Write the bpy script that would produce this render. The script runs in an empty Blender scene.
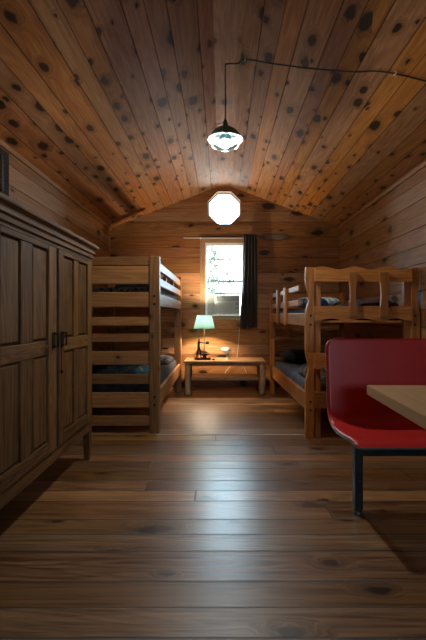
import bpy, bmesh, math, random
from mathutils import Vector, Matrix, noise as mnoise
random.seed(7)
S = bpy.context.scene
COL = S.collection
PI = math.pi
F, VX, VY, CH = 402.0, 221.0, 315.0, 1.10      # focal length in px, vanishing point, camera height


def zz(y, Y):
    return CH - (y - VY) / F * Y


def xx(x, Y):
    return (x - VX) / F * Y


# ------------------------------------------------------------------ node helpers
class G:
    def __init__(s, name):
        s.m = bpy.data.materials.new(name)
        s.m.use_nodes = True
        s.t = s.m.node_tree
        s.t.nodes.clear()
        s.out = s.n('ShaderNodeOutputMaterial')

    def n(s, kind, **kw):
        nd = s.t.nodes.new(kind)
        for k, v in kw.items():
            setattr(nd, k, v)
        return nd

    def put(s, sock, v):
        if hasattr(v, 'is_output'):
            s.t.links.new(v, sock)
        elif v is not None:
            if hasattr(sock, 'default_value') and not isinstance(v, (int, float)) and len(v) == 3 and sock.type == 'RGBA':
                v = (*v, 1)
            sock.default_value = v

    def math(s, op, a, b=None, c=None, clamp=False):
        nd = s.n('ShaderNodeMath', operation=op)
        nd.use_clamp = clamp
        s.put(nd.inputs[0], a)
        if b is not None:
            s.put(nd.inputs[1], b)
        if c is not None:
            s.put(nd.inputs[2], c)
        return nd.outputs[0]

    def add(s, a, b): return s.math('ADD', a, b)
    def sub(s, a, b): return s.math('SUBTRACT', a, b)
    def mul(s, a, b): return s.math('MULTIPLY', a, b)

    def ss(s, v, a, b, lo=0.0, hi=1.0):
        nd = s.n('ShaderNodeMapRange', interpolation_type='SMOOTHSTEP')
        s.put(nd.inputs['Value'], v)
        s.put(nd.inputs['From Min'], a)
        s.put(nd.inputs['From Max'], b)
        s.put(nd.inputs['To Min'], lo)
        s.put(nd.inputs['To Max'], hi)
        return nd.outputs[0]

    def lin(s, v, a, b, lo, hi):
        nd = s.n('ShaderNodeMapRange')
        s.put(nd.inputs['Value'], v)
        s.put(nd.inputs['From Min'], a)
        s.put(nd.inputs['From Max'], b)
        s.put(nd.inputs['To Min'], lo)
        s.put(nd.inputs['To Max'], hi)
        return nd.outputs[0]

    def xyz(s, x, y, z=0.0):
        nd = s.n('ShaderNodeCombineXYZ')
        for i, v in enumerate((x, y, z)):
            s.put(nd.inputs[i], v)
        return nd.outputs[0]

    def obj(s):
        tc = s.n('ShaderNodeTexCoord')
        sp = s.n('ShaderNodeSeparateXYZ')
        s.t.links.new(tc.outputs['Object'], sp.inputs[0])
        return sp.outputs[0], sp.outputs[1], sp.outputs[2]

    def objvec(s):
        return s.n('ShaderNodeTexCoord').outputs['Object']

    def noise(s, vec, scale=1.0, detail=4.0, rough=0.55, dist=0.0):
        nd = s.n('ShaderNodeTexNoise')
        s.put(nd.inputs['Vector'], vec)
        nd.inputs['Scale'].default_value = scale
        nd.inputs['Detail'].default_value = detail
        nd.inputs['Roughness'].default_value = rough
        nd.inputs['Distortion'].default_value = dist
        return nd.outputs['Fac']

    def white(s, v, w=0.0):
        nd = s.n('ShaderNodeTexWhiteNoise', noise_dimensions='2D')
        s.put(nd.inputs['Vector'], s.xyz(v, w))
        sp = s.n('ShaderNodeSeparateColor')
        s.t.links.new(nd.outputs['Color'], sp.inputs[0])
        return sp.outputs[0], sp.outputs[1], sp.outputs[2]

    def mix(s, f, a, b, mode='MIX'):
        nd = s.n('ShaderNodeMix', data_type='RGBA', blend_type=mode)
        s.put(nd.inputs[0], f)
        s.put(nd.inputs[6], a)
        s.put(nd.inputs[7], b)
        return nd.outputs[2]

    def bump(s, h, dist, strength=1.0):
        nd = s.n('ShaderNodeBump')
        nd.inputs['Strength'].default_value = strength
        nd.inputs['Distance'].default_value = dist
        s.put(nd.inputs['Height'], h)
        return nd.outputs[0]

    def bsdf(s, color, rough=0.5, metal=0.0, normal=None, spec=0.5, coat=0.0, coat_r=0.1, sheen=0.0, emit=None, estr=0.0, trans=0.0):
        b = s.n('ShaderNodeBsdfPrincipled')
        s.put(b.inputs['Base Color'], color)
        s.put(b.inputs['Roughness'], rough)
        b.inputs['Metallic'].default_value = metal
        s.put(b.inputs['Specular IOR Level'], spec)
        b.inputs['Coat Weight'].default_value = coat
        b.inputs['Coat Roughness'].default_value = coat_r
        b.inputs['Sheen Weight'].default_value = sheen
        b.inputs['Transmission Weight'].default_value = trans
        if normal is not None:
            s.put(b.inputs['Normal'], normal)
        if emit is not None:
            s.put(b.inputs['Emission Color'], emit)
            b.inputs['Emission Strength'].default_value = estr
        s.t.links.new(b.outputs[0], s.out.inputs['Surface'])
        return b


def planks(name, u, v, width, cdark, clight, knot_c=(0.018, 0.007, 0.003), spacing=0.22, kr=0.034, kthr=0.35, gap=0.003,
           rough=0.5, joint=0.0, cup=0.0, spec=0.4, vscale=1.0, voff=0.0, tint=0.35, seed=0.0, coat=0.0, extra=None, gapdark=0.75):
    """Boards laid along axis u, side by side along axis v, with grain, knots and seams."""
    g = G(name)
    P = g.obj()
    U, V = P[u], g.mul(P[v], vscale)
    if voff:
        V = g.add(V, voff)
    W = g.add(g.math('DIVIDE', V, width), g.mul(g.math('SINE', g.mul(V, 2.1 / width)), 0.14))
    idx = g.math('FLOOR', W)
    fr = g.math('FRACT', W)
    a1, a2, a3 = g.white(idx, seed + 3.3)
    edge = g.math('MINIMUM', fr, g.sub(1.0, fr))
    gapm = g.ss(edge, gap / width * 0.6, gap / width * 1.6, 1.0, 0.0)
    jid = 0.0
    if joint:
        ju = g.add(g.math('DIVIDE', U, joint), g.mul(a1, 9.0))
        jid = g.math('FLOOR', ju)
        jf = g.math('FRACT', ju)
        je = g.math('MINIMUM', jf, g.sub(1.0, jf))
        gapm = g.math('MAXIMUM', gapm, g.ss(je, gap / joint * 0.5, gap / joint * 1.2, 1.0, 0.0))
    r1, r2, r3 = g.white(g.add(idx, 0.37), g.add(jid, seed) if joint else seed)
    # knots
    ks = 1.0 / spacing
    Uo = g.add(U, g.mul(r1, 31.0))
    kv = g.xyz(g.mul(Uo, ks * 0.50), g.add(g.mul(V, ks), g.mul(r2, 17.0)), g.mul(r3, 5.0))
    wob = g.n('ShaderNodeTexNoise')
    g.put(wob.inputs['Vector'], kv)
    wob.inputs['Scale'].default_value = 4.0
    wob.inputs['Detail'].default_value = 3.0
    wm = g.n('ShaderNodeVectorMath', operation='MULTIPLY_ADD')
    g.put(wm.inputs[0], wob.outputs['Color'])
    wm.inputs[1].default_value = (0.26, 0.20, 0)
    g.put(wm.inputs[2], kv)
    vo = g.n('ShaderNodeTexVoronoi', voronoi_dimensions='2D')
    g.put(vo.inputs['Vector'], wm.outputs[0])
    vo.inputs['Scale'].default_value = 1.0
    vsep = g.n('ShaderNodeSeparateColor')
    g.t.links.new(vo.outputs['Color'], vsep.inputs[0])
    has = g.ss(vsep.outputs[0], kthr, kthr + 0.02)
    rad = g.mul(g.lin(g.math('POWER', vsep.outputs[1], 1.6), 0, 1, 0.30, 1.3), kr * ks)
    dn = g.math('DIVIDE', vo.outputs['Distance'], rad)
    knot = g.mul(g.ss(dn, 0.72, 1.05, 1.0, 0.0), has)
    halo = g.mul(g.ss(dn, 0.8, 2.6, 1.0, 0.0), has)
    ring = g.math('SINE', g.mul(dn, 14.0))
    # grain
    warp = g.mul(halo, 0.55)
    gv = g.xyz(g.add(g.mul(Uo, 1.1), g.mul(halo, 0.12)), g.add(g.mul(V, 30.0), g.mul(warp, 4.0)), g.mul(r2, 40.0))
    fine = g.noise(gv, 1.6, 6.0, 0.62, 0.6)
    gv2 = g.xyz(g.mul(Uo, 0.55), g.add(g.mul(V, 7.0), g.mul(warp, 2.0)), g.mul(r3, 23.0))
    broad = g.noise(gv2, 1.0, 3.0, 0.5, 0.8)
    rings = g.math('SINE', g.mul(g.add(broad, g.mul(fine, 0.12)), 60.0))
    fib = g.noise(g.xyz(g.mul(Uo, 6.0), g.mul(V, 320.0), 0.0), 1.0, 3.0, 0.6)
    t = g.add(g.mul(g.ss(fine, 0.3, 0.72), 0.5), g.add(g.mul(g.ss(rings, -0.9, 1.0), 0.28), g.mul(broad, 0.3)))
    t = g.math('MULTIPLY_ADD', g.sub(r1, 0.5), tint * 1.4, t)
    t = g.math('ADD', t, g.mul(g.sub(fib, 0.5), 0.22), clamp=True)
    col = g.mix(t, cdark, clight)
    val = g.lin(r2, 0, 1, 1.0 - tint, 1.0 + tint)
    hs = g.n('ShaderNodeHueSaturation')
    g.put(hs.inputs['Hue'], g.lin(r3, 0, 1, 0.492, 0.507))
    g.put(hs.inputs['Saturation'], g.lin(a2, 0, 1, 0.88, 1.08))
    g.put(hs.inputs['Value'], val)
    g.put(hs.inputs['Color'], col)
    col = hs.outputs[0]
    hd = [c * 0.42 for c in cdark]
    col = g.mix(g.mul(halo, g.add(0.42, g.mul(ring, 0.10))), col, hd)
    col = g.mix(g.mul(knot, 0.93), col, knot_c)
    if extra:
        col = extra(g, P, col)
    col = g.mix(g.mul(gapm, gapdark), col, (0.008, 0.004, 0.002))
    h = g.add(g.mul(gapm, -1.0), g.mul(fine, 0.10))
    if cup:
        e2 = g.mul(g.sub(fr, 0.5), g.sub(fr, 0.5))
        h = g.add(h, g.add(g.mul(e2, cup), g.mul(r3, cup * 0.10)))
    h = g.sub(h, g.mul(knot, 0.12))
    rg = g.math('ADD', g.mul(g.sub(fine, 0.5), 0.22), rough)
    rg = g.math('ADD', rg, g.mul(gapm, 0.25), clamp=True)
    g.bsdf(col, rg, normal=g.bump(h, 0.0030), spec=spec, coat=coat, coat_r=0.3)
    return g.m


def board_mat(name, axis, cdark, clight, rough=0.45, knots=0.5, kr=0.014, scale=1.0, spec=0.45, tint=0.25, ringk=55.0, wear=None):
    """Wood of one furniture board, grain along the given axis; each part differs through its object's random value."""
    g = G(name)
    P = g.obj()
    oi = g.n('ShaderNodeObjectInfo')
    R = oi.outputs['Random']
    U = P[axis]
    o = [P[i] for i in range(3) if i != axis]
    A = g.add(o[0], g.mul(o[1], 0.8))
    Uo = g.add(U, g.mul(R, 53.0))
    sp = 0.16
    kv = g.xyz(g.mul(Uo, 0.6 / sp), g.add(g.mul(A, 1.0 / sp), g.mul(R, 91.0)))
    vo = g.n('ShaderNodeTexVoronoi', voronoi_dimensions='2D')
    g.put(vo.inputs['Vector'], kv)
    vo.inputs['Scale'].default_value = 1.0
    vs = g.n('ShaderNodeSeparateColor')
    g.t.links.new(vo.outputs['Color'], vs.inputs[0])
    has = g.ss(vs.outputs[0], 1 - knots, 1 - knots + 0.02)
    dn = g.math('DIVIDE', vo.outputs['Distance'], g.mul(g.lin(vs.outputs[1], 0, 1, 0.5, 1.3), kr / sp))
    knot = g.mul(g.ss(dn, 0.6, 1.1, 1.0, 0.0), has)
    halo = g.mul(g.ss(dn, 0.8, 3.2, 1.0, 0.0), has)
    fine = g.noise(g.xyz(g.add(g.mul(Uo, 1.3), g.mul(halo, 0.2)), g.mul(o[0], 34.0 * scale), g.mul(o[1], 34.0 * scale)), 1.6, 6.0, 0.62, 0.5)
    broad = g.noise(g.xyz(g.add(g.mul(Uo, 0.7), g.mul(halo, 0.3)), g.mul(o[0], 8.0 * scale), g.mul(o[1], 8.0 * scale)), 1.0, 3.0, 0.5, 0.7)
    rings = g.math('SINE', g.mul(broad, ringk))
    t = g.add(g.mul(g.ss(fine, 0.28, 0.72), 0.55), g.add(g.mul(g.ss(rings, -0.9, 1.0), 0.28), g.mul(broad, 0.22)))
    t = g.math('ADD', t, g.mul(g.sub(R, 0.5), 0.25), clamp=True)
    col = g.mix(t, cdark, clight)
    hs = g.n('ShaderNodeHueSaturation')
    g.put(hs.inputs['Value'], g.lin(R, 0, 1, 1 - tint, 1 + tint))
    g.put(hs.inputs['Color'], col)
    col = g.mix(g.mul(halo, 0.35), hs.outputs[0], [c * 0.4 for c in cdark])
    col = g.mix(g.mul(knot, 0.85), col, (0.03, 0.012, 0.006))
    if wear:
        w = g.noise(g.objvec(), 3.0, 6.0, 0.65)
        col = g.mix(g.mul(g.ss(w, 0.5, 0.75), 0.45), col, wear)
    h = g.add(g.mul(fine, 0.5), g.mul(knot, -0.4))
    g.bsdf(col, g.math('ADD', g.mul(g.sub(fine, 0.5), 0.2), rough, clamp=True), normal=g.bump(h, 0.002), spec=spec)
    return g.m


def plain(name, color, rough=0.5, metal=0.0, spec=0.5, var=0.15, nscale=30.0, bump=0.0, **kw):
    g = G(name)
    nz = g.noise(g.objvec(), nscale, 4.0, 0.6)
    c = g.mix(g.ss(nz, 0.3, 0.7), [x * (1 - var) for x in color], [min(1, x * (1 + var)) for x in color])
    g.bsdf(c, g.math('ADD', g.mul(g.sub(nz, 0.5), 0.15), rough, clamp=True), metal, spec=spec,
           normal=g.bump(nz, bump) if bump else None, **kw)
    return g.m


def fabric(name, cols, scale=14.0, rough=0.9, kind='mottle', sheen=0.04):
    g = G(name)
    ov = g.objvec()
    if kind == 'mottle':
        f = g.ss(g.noise(ov, scale, 3.0, 0.6, 1.2), 0.40, 0.60)
        col = g.mix(f, cols[0], cols[1])
        if len(cols) > 2:
            f2 = g.ss(g.noise(ov, scale * 0.55, 2.0, 0.5, 2.0), 0.56, 0.62)
            col = g.mix(f2, col, cols[2])
    elif kind == 'stripe':
        P = g.obj()
        s = g.math('SINE', g.mul(g.add(P[0], g.mul(P[1], 0.4)), scale))
        s = g.add(s, g.mul(g.noise(ov, 9.0, 2.0), 0.6))
        col = g.mix(g.ss(s, 0.1, 0.6), cols[0], cols[1])
        f2 = g.ss(g.noise(ov, 16.0, 2.0, 0.5, 1.0), 0.56, 0.6)
        col = g.mix(f2, col, cols[2])
    wv = g.noise(ov, 380.0, 2.0, 0.5)
    wr = g.noise(ov, 11.0, 4.0, 0.55)
    g.bsdf(col, rough, spec=0.2, sheen=sheen, normal=g.bump(g.add(g.mul(wr, 1.0), g.mul(wv, 0.06)), 0.02))
    return g.m


def glass_mat(name, tint=(0.97, 0.99, 1.0), gloss=1.0):
    g = G(name)
    tr = g.n('ShaderNodeBsdfTransparent')
    tr.inputs[0].default_value = (*tint, 1)
    gl = g.n('ShaderNodeBsdfGlossy')
    gl.inputs['Roughness'].default_value = 0.02
    fz = g.n('ShaderNodeFresnel')
    fz.inputs[0].default_value = 1.45
    mx = g.n('ShaderNodeMixShader')
    g.put(mx.inputs[0], g.mul(fz.outputs[0], gloss))
    g.t.links.new(tr.outputs[0], mx.inputs[1])
    g.t.links.new(gl.outputs[0], mx.inputs[2])
    g.t.links.new(mx.outputs[0], g.out.inputs['Surface'])
    return g.m


def emissive(name, color, strength):
    g = G(name)
    nz = g.noise(g.objvec(), 60.0, 2.0)
    c = g.mix(nz, color, [min(1, x * 1.05) for x in color])
    e = g.n('ShaderNodeEmission')
    g.put(e.inputs[0], c)
    e.inputs[1].default_value = strength
    g.t.links.new(e.outputs[0], g.out.inputs['Surface'])
    return g.m


def shade_mat(name, color, tcolor):
    g = G(name)
    wv = g.noise(g.objvec(), 250.0, 2.0)
    c = g.mix(wv, [x * 0.9 for x in color], color)
    d = g.n('ShaderNodeBsdfDiffuse')
    g.put(d.inputs[0], c)
    t = g.n('ShaderNodeBsdfTranslucent')
    g.put(t.inputs[0], tcolor)
    m = g.n('ShaderNodeMixShader')
    m.inputs[0].default_value = 0.6
    g.t.links.new(d.outputs[0], m.inputs[1])
    g.t.links.new(t.outputs[0], m.inputs[2])
    g.t.links.new(m.outputs[0], g.out.inputs['Surface'])
    return g.m


# ------------------------------------------------------------------ materials
PD, PL = (0.185, 0.072, 0.023), (0.43, 0.198, 0.075)


def back_stain(g, P, col):
    # the worn grey streak on the plank above the right end of the curtain
    dx = g.math('DIVIDE', g.sub(P[0], 0.83), 0.29)
    dz = g.math('DIVIDE', g.sub(g.add(P[2], g.mul(g.noise(g.objvec(), 9.0, 3.0), 0.05)), 2.315), 0.062)
    d = g.math('SQRT', g.add(g.mul(dx, dx), g.mul(dz, dz)))
    n = g.noise(g.xyz(g.mul(P[0], 7.0), 0.0, g.mul(P[2], 60.0)), 1.0, 4.0)
    col = g.mix(g.mul(g.ss(d, 0.6, 1.25, 1.0, 0.0), 0.8), col, (0.03, 0.02, 0.017))
    return g.mix(g.mul(g.ss(g.add(d, g.mul(g.sub(n, 0.5), 0.8)), 0.35, 0.75, 1.0, 0.0), 0.85), col, (0.19, 0.165, 0.15))


M = {}
M['back'] = planks('pine_wall_boards', 0, 2, 0.182, PD, PL, spacing=0.25, kr=0.044, kthr=0.46, joint=0.0, extra=back_stain, spec=0.25, rough=0.5, voff=0.05, tint=0.22)
M['side'] = planks('pine_side_boards', 1, 2, 0.192, (0.140, 0.052, 0.015), (0.36, 0.155, 0.052), spacing=0.27, kr=0.044, kthr=0.45, spec=0.25, rough=0.5, seed=5.0, tint=0.22)
M['ceil'] = planks('pine_ceiling_boards', 1, 0, 0.148, (0.22, 0.080, 0.024), (0.50, 0.220, 0.080), spacing=0.140, kr=0.033, kthr=0.40, rough=0.55, spec=0.2, seed=9.0, vscale=1.064, voff=0.03, tint=0.24)
M['floor'] = planks('pine_floor_boards', 0, 1, 0.168, (0.075, 0.029, 0.009), (0.43, 0.205, 0.074), spacing=0.25, kr=0.040, kthr=0.50, gap=0.0045, rough=0.34, joint=4.3,
                    cup=1.5, spec=1.0, coat=0.6, seed=2.0, tint=0.36)
LB = ((0.18, 0.070, 0.022), (0.42, 0.195, 0.072))
RB = ((0.26, 0.082, 0.017), (0.58, 0.225, 0.055))
WR = ((0.048, 0.020, 0.006), (0.270, 0.132, 0.046))
for k, c in (('lb', LB), ('rb', RB)):
    for a, nm in enumerate('xyz'):
        M[k + nm] = board_mat('bunk_wood_%s_%s' % ('pale' if k == 'lb' else 'amber', nm), a, *c, rough=0.40, knots=0.30)
for a, nm in enumerate('xyz'):
    M['wr' + nm] = board_mat('wardrobe_wood_' + nm, a, *WR, rough=0.6, spec=0.2, knots=0.14, kr=0.02, ringk=90.0, wear=(0.19, 0.112, 0.060), tint=0.12)
    M['tr' + nm] = board_mat('trim_wood_' + nm, a, PD, PL, rough=0.5, knots=0.2)
    M['cs' + nm] = board_mat('casing_wood_' + nm, a, (0.30, 0.16, 0.075), (0.50, 0.30, 0.16), rough=0.5, knots=0.1)
    M['bn' + nm] = board_mat('log_bench_wood_' + nm, a, (0.24, 0.115, 0.045), (0.48, 0.27, 0.125), rough=0.36, knots=0.35)
M['ridge'] = board_mat('ridge_wood', 1, (0.15, 0.056, 0.018), (0.34, 0.150, 0.055), rough=0.55, knots=0.45, kr=0.03, spec=0.2)
M['peel'] = board_mat('peeled_log', 2, (0.30, 0.19, 0.105), (0.52, 0.37, 0.23), rough=0.5, knots=0.4)
M['darkframe'] = board_mat('dark_window_frame', 1, (0.012, 0.006, 0.003), (0.03, 0.016, 0.008), rough=0.6, spec=0.15)
M['bolt'] = plain('black_bolt', (0.008, 0.008, 0.009), 0.4, 0.6)
M['iron'] = plain('black_iron', (0.012, 0.011, 0.010), 0.45, 0.7)
M['bronze'] = plain('dark_bronze', (0.018, 0.014, 0.011), 0.42, 0.8)
M['blackmetal'] = plain('black_painted_steel', (0.012, 0.014, 0.015), 0.33, 0.2)
M['glide'] = plain('scuffed_steel_glide', (0.20, 0.36, 0.42), 0.25, 0.9)
M['white'] = plain('white_paint', (0.72, 0.74, 0.73), 0.4, var=0.05)
M['acwhite'] = plain('appliance_white', (0.66, 0.70, 0.70), 0.42, var=0.04)
M['acgrey'] = plain('filter_grey', (0.30, 0.36, 0.37), 0.6, var=0.05)
M['acdark'] = plain('vent_dark', (0.12, 0.15, 0.16), 0.6)
M['cord_white'] = plain('white_cable', (0.62, 0.58, 0.52), 0.5)
M['cord_black'] = plain('black_cable', (0.012, 0.011, 0.011), 0.5)
M['teal'] = plain('teal_enamel', (0.15, 0.43, 0.52), 0.4, 0.0)
M['reflector'] = plain('white_enamel', (0.74, 0.80, 0.80), 0.4, var=0.03)
M['glass'] = glass_mat('window_glass')
M['clear'] = glass_mat('clear_lamp_glass', (0.93, 0.98, 0.98), 1.6)
M['bulb_p'] = emissive('pendant_bulb_lit', (1.0, 0.93, 0.82), 1250.0)
M['bulb_t'] = emissive('table_bulb_lit', (1.0, 0.79, 0.56), 2500.0)
M['shade'] = shade_mat('mint_lamp_shade', (0.62, 0.80, 0.70), (0.66, 0.94, 0.96))
M['sheet_dark'] = fabric('dark_mattress', [(0.020, 0.022, 0.028), (0.034, 0.036, 0.045)], 9.0)
M['sheet_mottle'] = fabric('mottled_mattress', [(0.025, 0.024, 0.026), (0.17, 0.16, 0.16)], 26.0)
M['sheet_plum'] = fabric('plum_grey_mattress', [(0.026, 0.022, 0.027), (0.048, 0.040, 0.046)], 8.0)
M['sheet_slate'] = fabric('slate_mattress', [(0.090, 0.098, 0.125), (0.135, 0.145, 0.180)], 8.0)
M['bl_teal'] = fabric('teal_blanket', [(0.020, 0.070, 0.090), (0.040, 0.110, 0.130), (0.22, 0.12, 0.04)], 10.0)
M['bl_brown'] = fabric('patterned_blanket', [(0.045, 0.022, 0.018), (0.20, 0.13, 0.10), (0.03, 0.035, 0.05)], 24.0)
M['bl_red'] = fabric('red_patterned_quilt', [(0.02, 0.014, 0.02), (0.09, 0.04, 0.045), (0.02, 0.03, 0.06)], 20.0)
M['pl_stripe'] = fabric('pale_striped_pillow', [(0.32, 0.38, 0.42), (0.55, 0.60, 0.62), (0.06, 0.09, 0.12)], 90.0, kind='stripe')
M['pl_dark'] = fabric('dark_pillow', [(0.012, 0.012, 0.015), (0.022, 0.022, 0.028)], 7.0)
M['bl_blue'] = plain('bright_blue_cloth', (0.010, 0.12, 0.30), 0.7)


def curtain_mat():
    g = G('dark_slate_curtain')
    wv = g.noise(g.objvec(), 300.0, 2.0)
    c = g.mix(wv, (0.020, 0.013, 0.012), (0.032, 0.022, 0.020))
    d = g.n('ShaderNodeBsdfPrincipled')
    g.put(d.inputs['Base Color'], c)
    d.inputs['Roughness'].default_value = 0.55
    d.inputs['Sheen Weight'].default_value = 0.1
    t = g.n('ShaderNodeBsdfTranslucent')
    t.inputs[0].default_value = (0.05, 0.09, 0.13, 1)
    m = g.n('ShaderNodeMixShader')
    m.inputs[0].default_value = 0.2
    g.t.links.new(d.outputs[0], m.inputs[1])
    g.t.links.new(t.outputs[0], m.inputs[2])
    g.t.links.new(m.outputs[0], g.out.inputs['Surface'])
    return g.m


M['curtain'] = curtain_mat()


def red_mat():
    g = G('red_laminate')
    n = g.noise(g.objvec(), 5.0, 5.0, 0.6)
    c = g.mix(g.ss(n, 0.3, 0.7), (0.58, 0.026, 0.026), (0.64, 0.032, 0.030))
    g.bsdf(c, g.lin(n, 0, 1, 0.30, 0.40), spec=0.45)
    return g.m


M['red'] = red_mat()
M['redge'] = plain('pale_edge_band', (0.20, 0.15, 0.13), 0.3)
M['laminate'] = board_mat('oak_laminate_top', 1, (0.46, 0.28, 0.145), (0.60, 0.385, 0.21), rough=0.42, knots=0.0)
M['laminedge'] = board_mat('oak_laminate_edge', 1, (0.34, 0.20, 0.10), (0.45, 0.28, 0.15), rough=0.5, knots=0.0)
M['leaf'] = plain('tree_leaf', (0.10, 0.13, 0.09), 0.6, var=0.3, nscale=4.0)
M['bark'] = plain('tree_bark', (0.09, 0.06, 0.04), 0.9, var=0.4, nscale=18.0, bump=0.02)
M['bounce_ground'] = plain('pale_bounce_ground', (0.46, 0.43, 0.38), 0.95, var=0.3, nscale=2.0)
M['dimming_ground'] = plain('dark_dimming_ground', (0.030, 0.042, 0.018), 0.95, var=0.3, nscale=2.0)
M['grey'] = plain('blue_grey_plastic', (0.22, 0.29, 0.35), 0.4)
M['garnet'] = plain('dark_red_glass', (0.07, 0.012, 0.010), 0.25)
M['plate'] = plain('pale_floor_strip', (0.55, 0.55, 0.53), 0.45)


# ------------------------------------------------------------------ mesh helpers
def link(name, me, mats, parent=None, smooth=False):
    o = bpy.data.objects.new(name, me)
    COL.objects.link(o)
    for m in (mats if isinstance(mats, (list, tuple)) else [mats]):
        me.materials.append(m)
    if smooth:
        me.polygons.foreach_set('use_smooth', [True] * len(me.polygons))
    if parent is not None:
        o.parent = parent
    return o


def from_bm(name, bm, mats, parent=None, smooth=False):
    me = bpy.data.meshes.new(name)
    bmesh.ops.recalc_face_normals(bm, faces=bm.faces[:])
    bm.to_mesh(me)
    bm.free()
    return link(name, me, mats, parent, smooth)


def bx(bm, x0, x1, y0, y1, z0, z1, bev=0.004, seg=2):
    r = bmesh.ops.create_cube(bm, size=1.0)
    vs = r['verts']
    for v in vs:
        v.co = Vector(((x0 + x1) / 2 + v.co.x * (x1 - x0), (y0 + y1) / 2 + v.co.y * (y1 - y0), (z0 + z1) / 2 + v.co.z * (z1 - z0)))
    if bev:
        es = list({e for v in vs for e in v.link_edges})
        bmesh.ops.bevel(bm, geom=es, offset=bev, segments=seg, profile=0.5, affect='EDGES')
    return bm


def box(name, x0, x1, y0, y1, z0, z1, mat, parent=None, bev=0.004):
    bm = bmesh.new()
    bx(bm, x0, x1, y0, y1, z0, z1, bev)
    return from_bm(name, bm, mat, parent)


def tube(bm, pts, r, n=10, closed=False, caps=True):
    pts = [Vector(p) for p in pts]
    rr = r if isinstance(r, (list, tuple)) else [r] * len(pts)
    rings = []
    prev = None
    for i, p in enumerate(pts):
        a = pts[i - 1] if i or closed else p
        b = pts[(i + 1) % len(pts)] if i < len(pts) - 1 or closed else p
        d = (b - a).normalized()
        if prev is None:
            up = Vector((0, 0, 1)) if abs(d.z) < 0.9 else Vector((1, 0, 0))
            s = d.cross(up).normalized()
        else:
            s = (prev - d * prev.dot(d)).normalized()
        prev = s
        t = d.cross(s)
        rings.append([bm.verts.new(p + (s * math.cos(2 * PI * k / n) + t * math.sin(2 * PI * k / n)) * rr[i]) for k in range(n)])
    m = len(rings)
    for i in range(m if closed else m - 1):
        A, B = rings[i], rings[(i + 1) % m]
        for k in range(n):
            bm.faces.new((A[k], A[(k + 1) % n], B[(k + 1) % n], B[k]))
    if caps and not closed:
        bm.faces.new(rings[0][::-1])
        bm.faces.new(rings[-1])
    return bm


def spline(pts, n=8):
    pts = [Vector(p) for p in pts]
    out = []
    for i in range(len(pts) - 1):
        p0, p1, p2, p3 = pts[max(i - 1, 0)], pts[i], pts[i + 1], pts[min(i + 2, len(pts) - 1)]
        for k in range(n):
            t = k / n
            out.append(0.5 * ((2 * p1) + (p2 - p0) * t + (2 * p0 - 5 * p1 + 4 * p2 - p3) * t * t + (3 * p1 - p0 - 3 * p2 + p3) * t ** 3))
    out.append(pts[-1])
    return out


def lathe(bm, prof, n=40, c=(0, 0, 0)):
    rings = []
    for r, z in prof:
        if r < 1e-6:
            rings.append([bm.verts.new((c[0], c[1], c[2] + z))])
        else:
            rings.append([bm.verts.new((c[0] + r * math.cos(2 * PI * k / n), c[1] + r * math.sin(2 * PI * k / n), c[2] + z)) for k in range(n)])
    for A, B in zip(rings, rings[1:]):
        for k in range(n):
            a = [A[k % len(A)], A[(k + 1) % len(A)], B[(k + 1) % len(B)], B[k % len(B)]]
            u = []
            for v in a:
                if v not in u:
                    u.append(v)
            if len(u) > 2:
                bm.faces.new(u)
    return bm


def prism(bm, outline, axis, a, b, bev=0.0):
    """Extrude a 2-D outline along an axis. axis 'y': outline=(x,z); 'x': outline=(y,z); 'z': outline=(x,y)."""
    def P(p, t):
        return {'y': (p[0], t, p[1]), 'x': (t, p[0], p[1]), 'z': (p[0], p[1], t)}[axis]
    A = [bm.verts.new(P(p, a)) for p in outline]
    B = [bm.verts.new(P(p, b)) for p in outline]
    n = len(outline)
    f1 = bm.faces.new(A[::-1])
    f2 = bm.faces.new(B)
    for i in range(n):
        bm.faces.new((A[i], A[(i + 1) % n], B[(i + 1) % n], B[i]))
    if bev:
        es = list(f1.edges) + list(f2.edges)
        bmesh.ops.bevel(bm, geom=es, offset=bev, segments=2, profile=0.5, affect='EDGES')
    return bm


def wall_sheet(name, outline, holes, thick, place, mat):
    """A wall slab cut round its window openings; place maps (u, v, w) to the room."""
    cu = bpy.data.curves.new(name + '_outline', 'CURVE')
    cu.dimensions = '2D'
    cu.fill_mode = 'BOTH'
    cu.extrude = thick / 2
    for poly in [outline] + holes:
        sp = cu.splines.new('POLY')
        sp.points.add(len(poly) - 1)
        for p, q in zip(sp.points, poly):
            p.co = (q[0], q[1], 0, 1)
        sp.use_cyclic_u = True
    tmp = bpy.data.objects.new('tmp', cu)
    COL.objects.link(tmp)
    dg = bpy.context.evaluated_depsgraph_get()
    me = bpy.data.meshes.new_from_object(tmp.evaluated_get(dg))
    bpy.data.objects.remove(tmp)
    bpy.data.curves.remove(cu)
    me.materials.clear()
    for v in me.vertices:
        v.co = place(*v.co)
    bm = bmesh.new()
    bm.from_mesh(me)
    bpy.data.meshes.remove(me)
    bmesh.ops.remove_doubles(bm, verts=bm.verts[:], dist=1e-5)
    o = from_bm(name, bm, mat)
    o['kind'] = 'structure'
    return o


def empty(name, loc=(0, 0, 0), rz=0.0, **kw):
    o = bpy.data.objects.new(name, None)
    o.empty_display_size = 0.1
    COL.objects.link(o)
    o.location = loc
    o.rotation_euler = (0, 0, rz)
    return tag(o, **kw)


def tag(o, label=None, cat=None, group=None, kind=None):
    if label:
        o['label'] = label
    if cat:
        o['category'] = cat
    if group:
        o['group'] = group
    if kind:
        o['kind'] = kind
    return o


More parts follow.
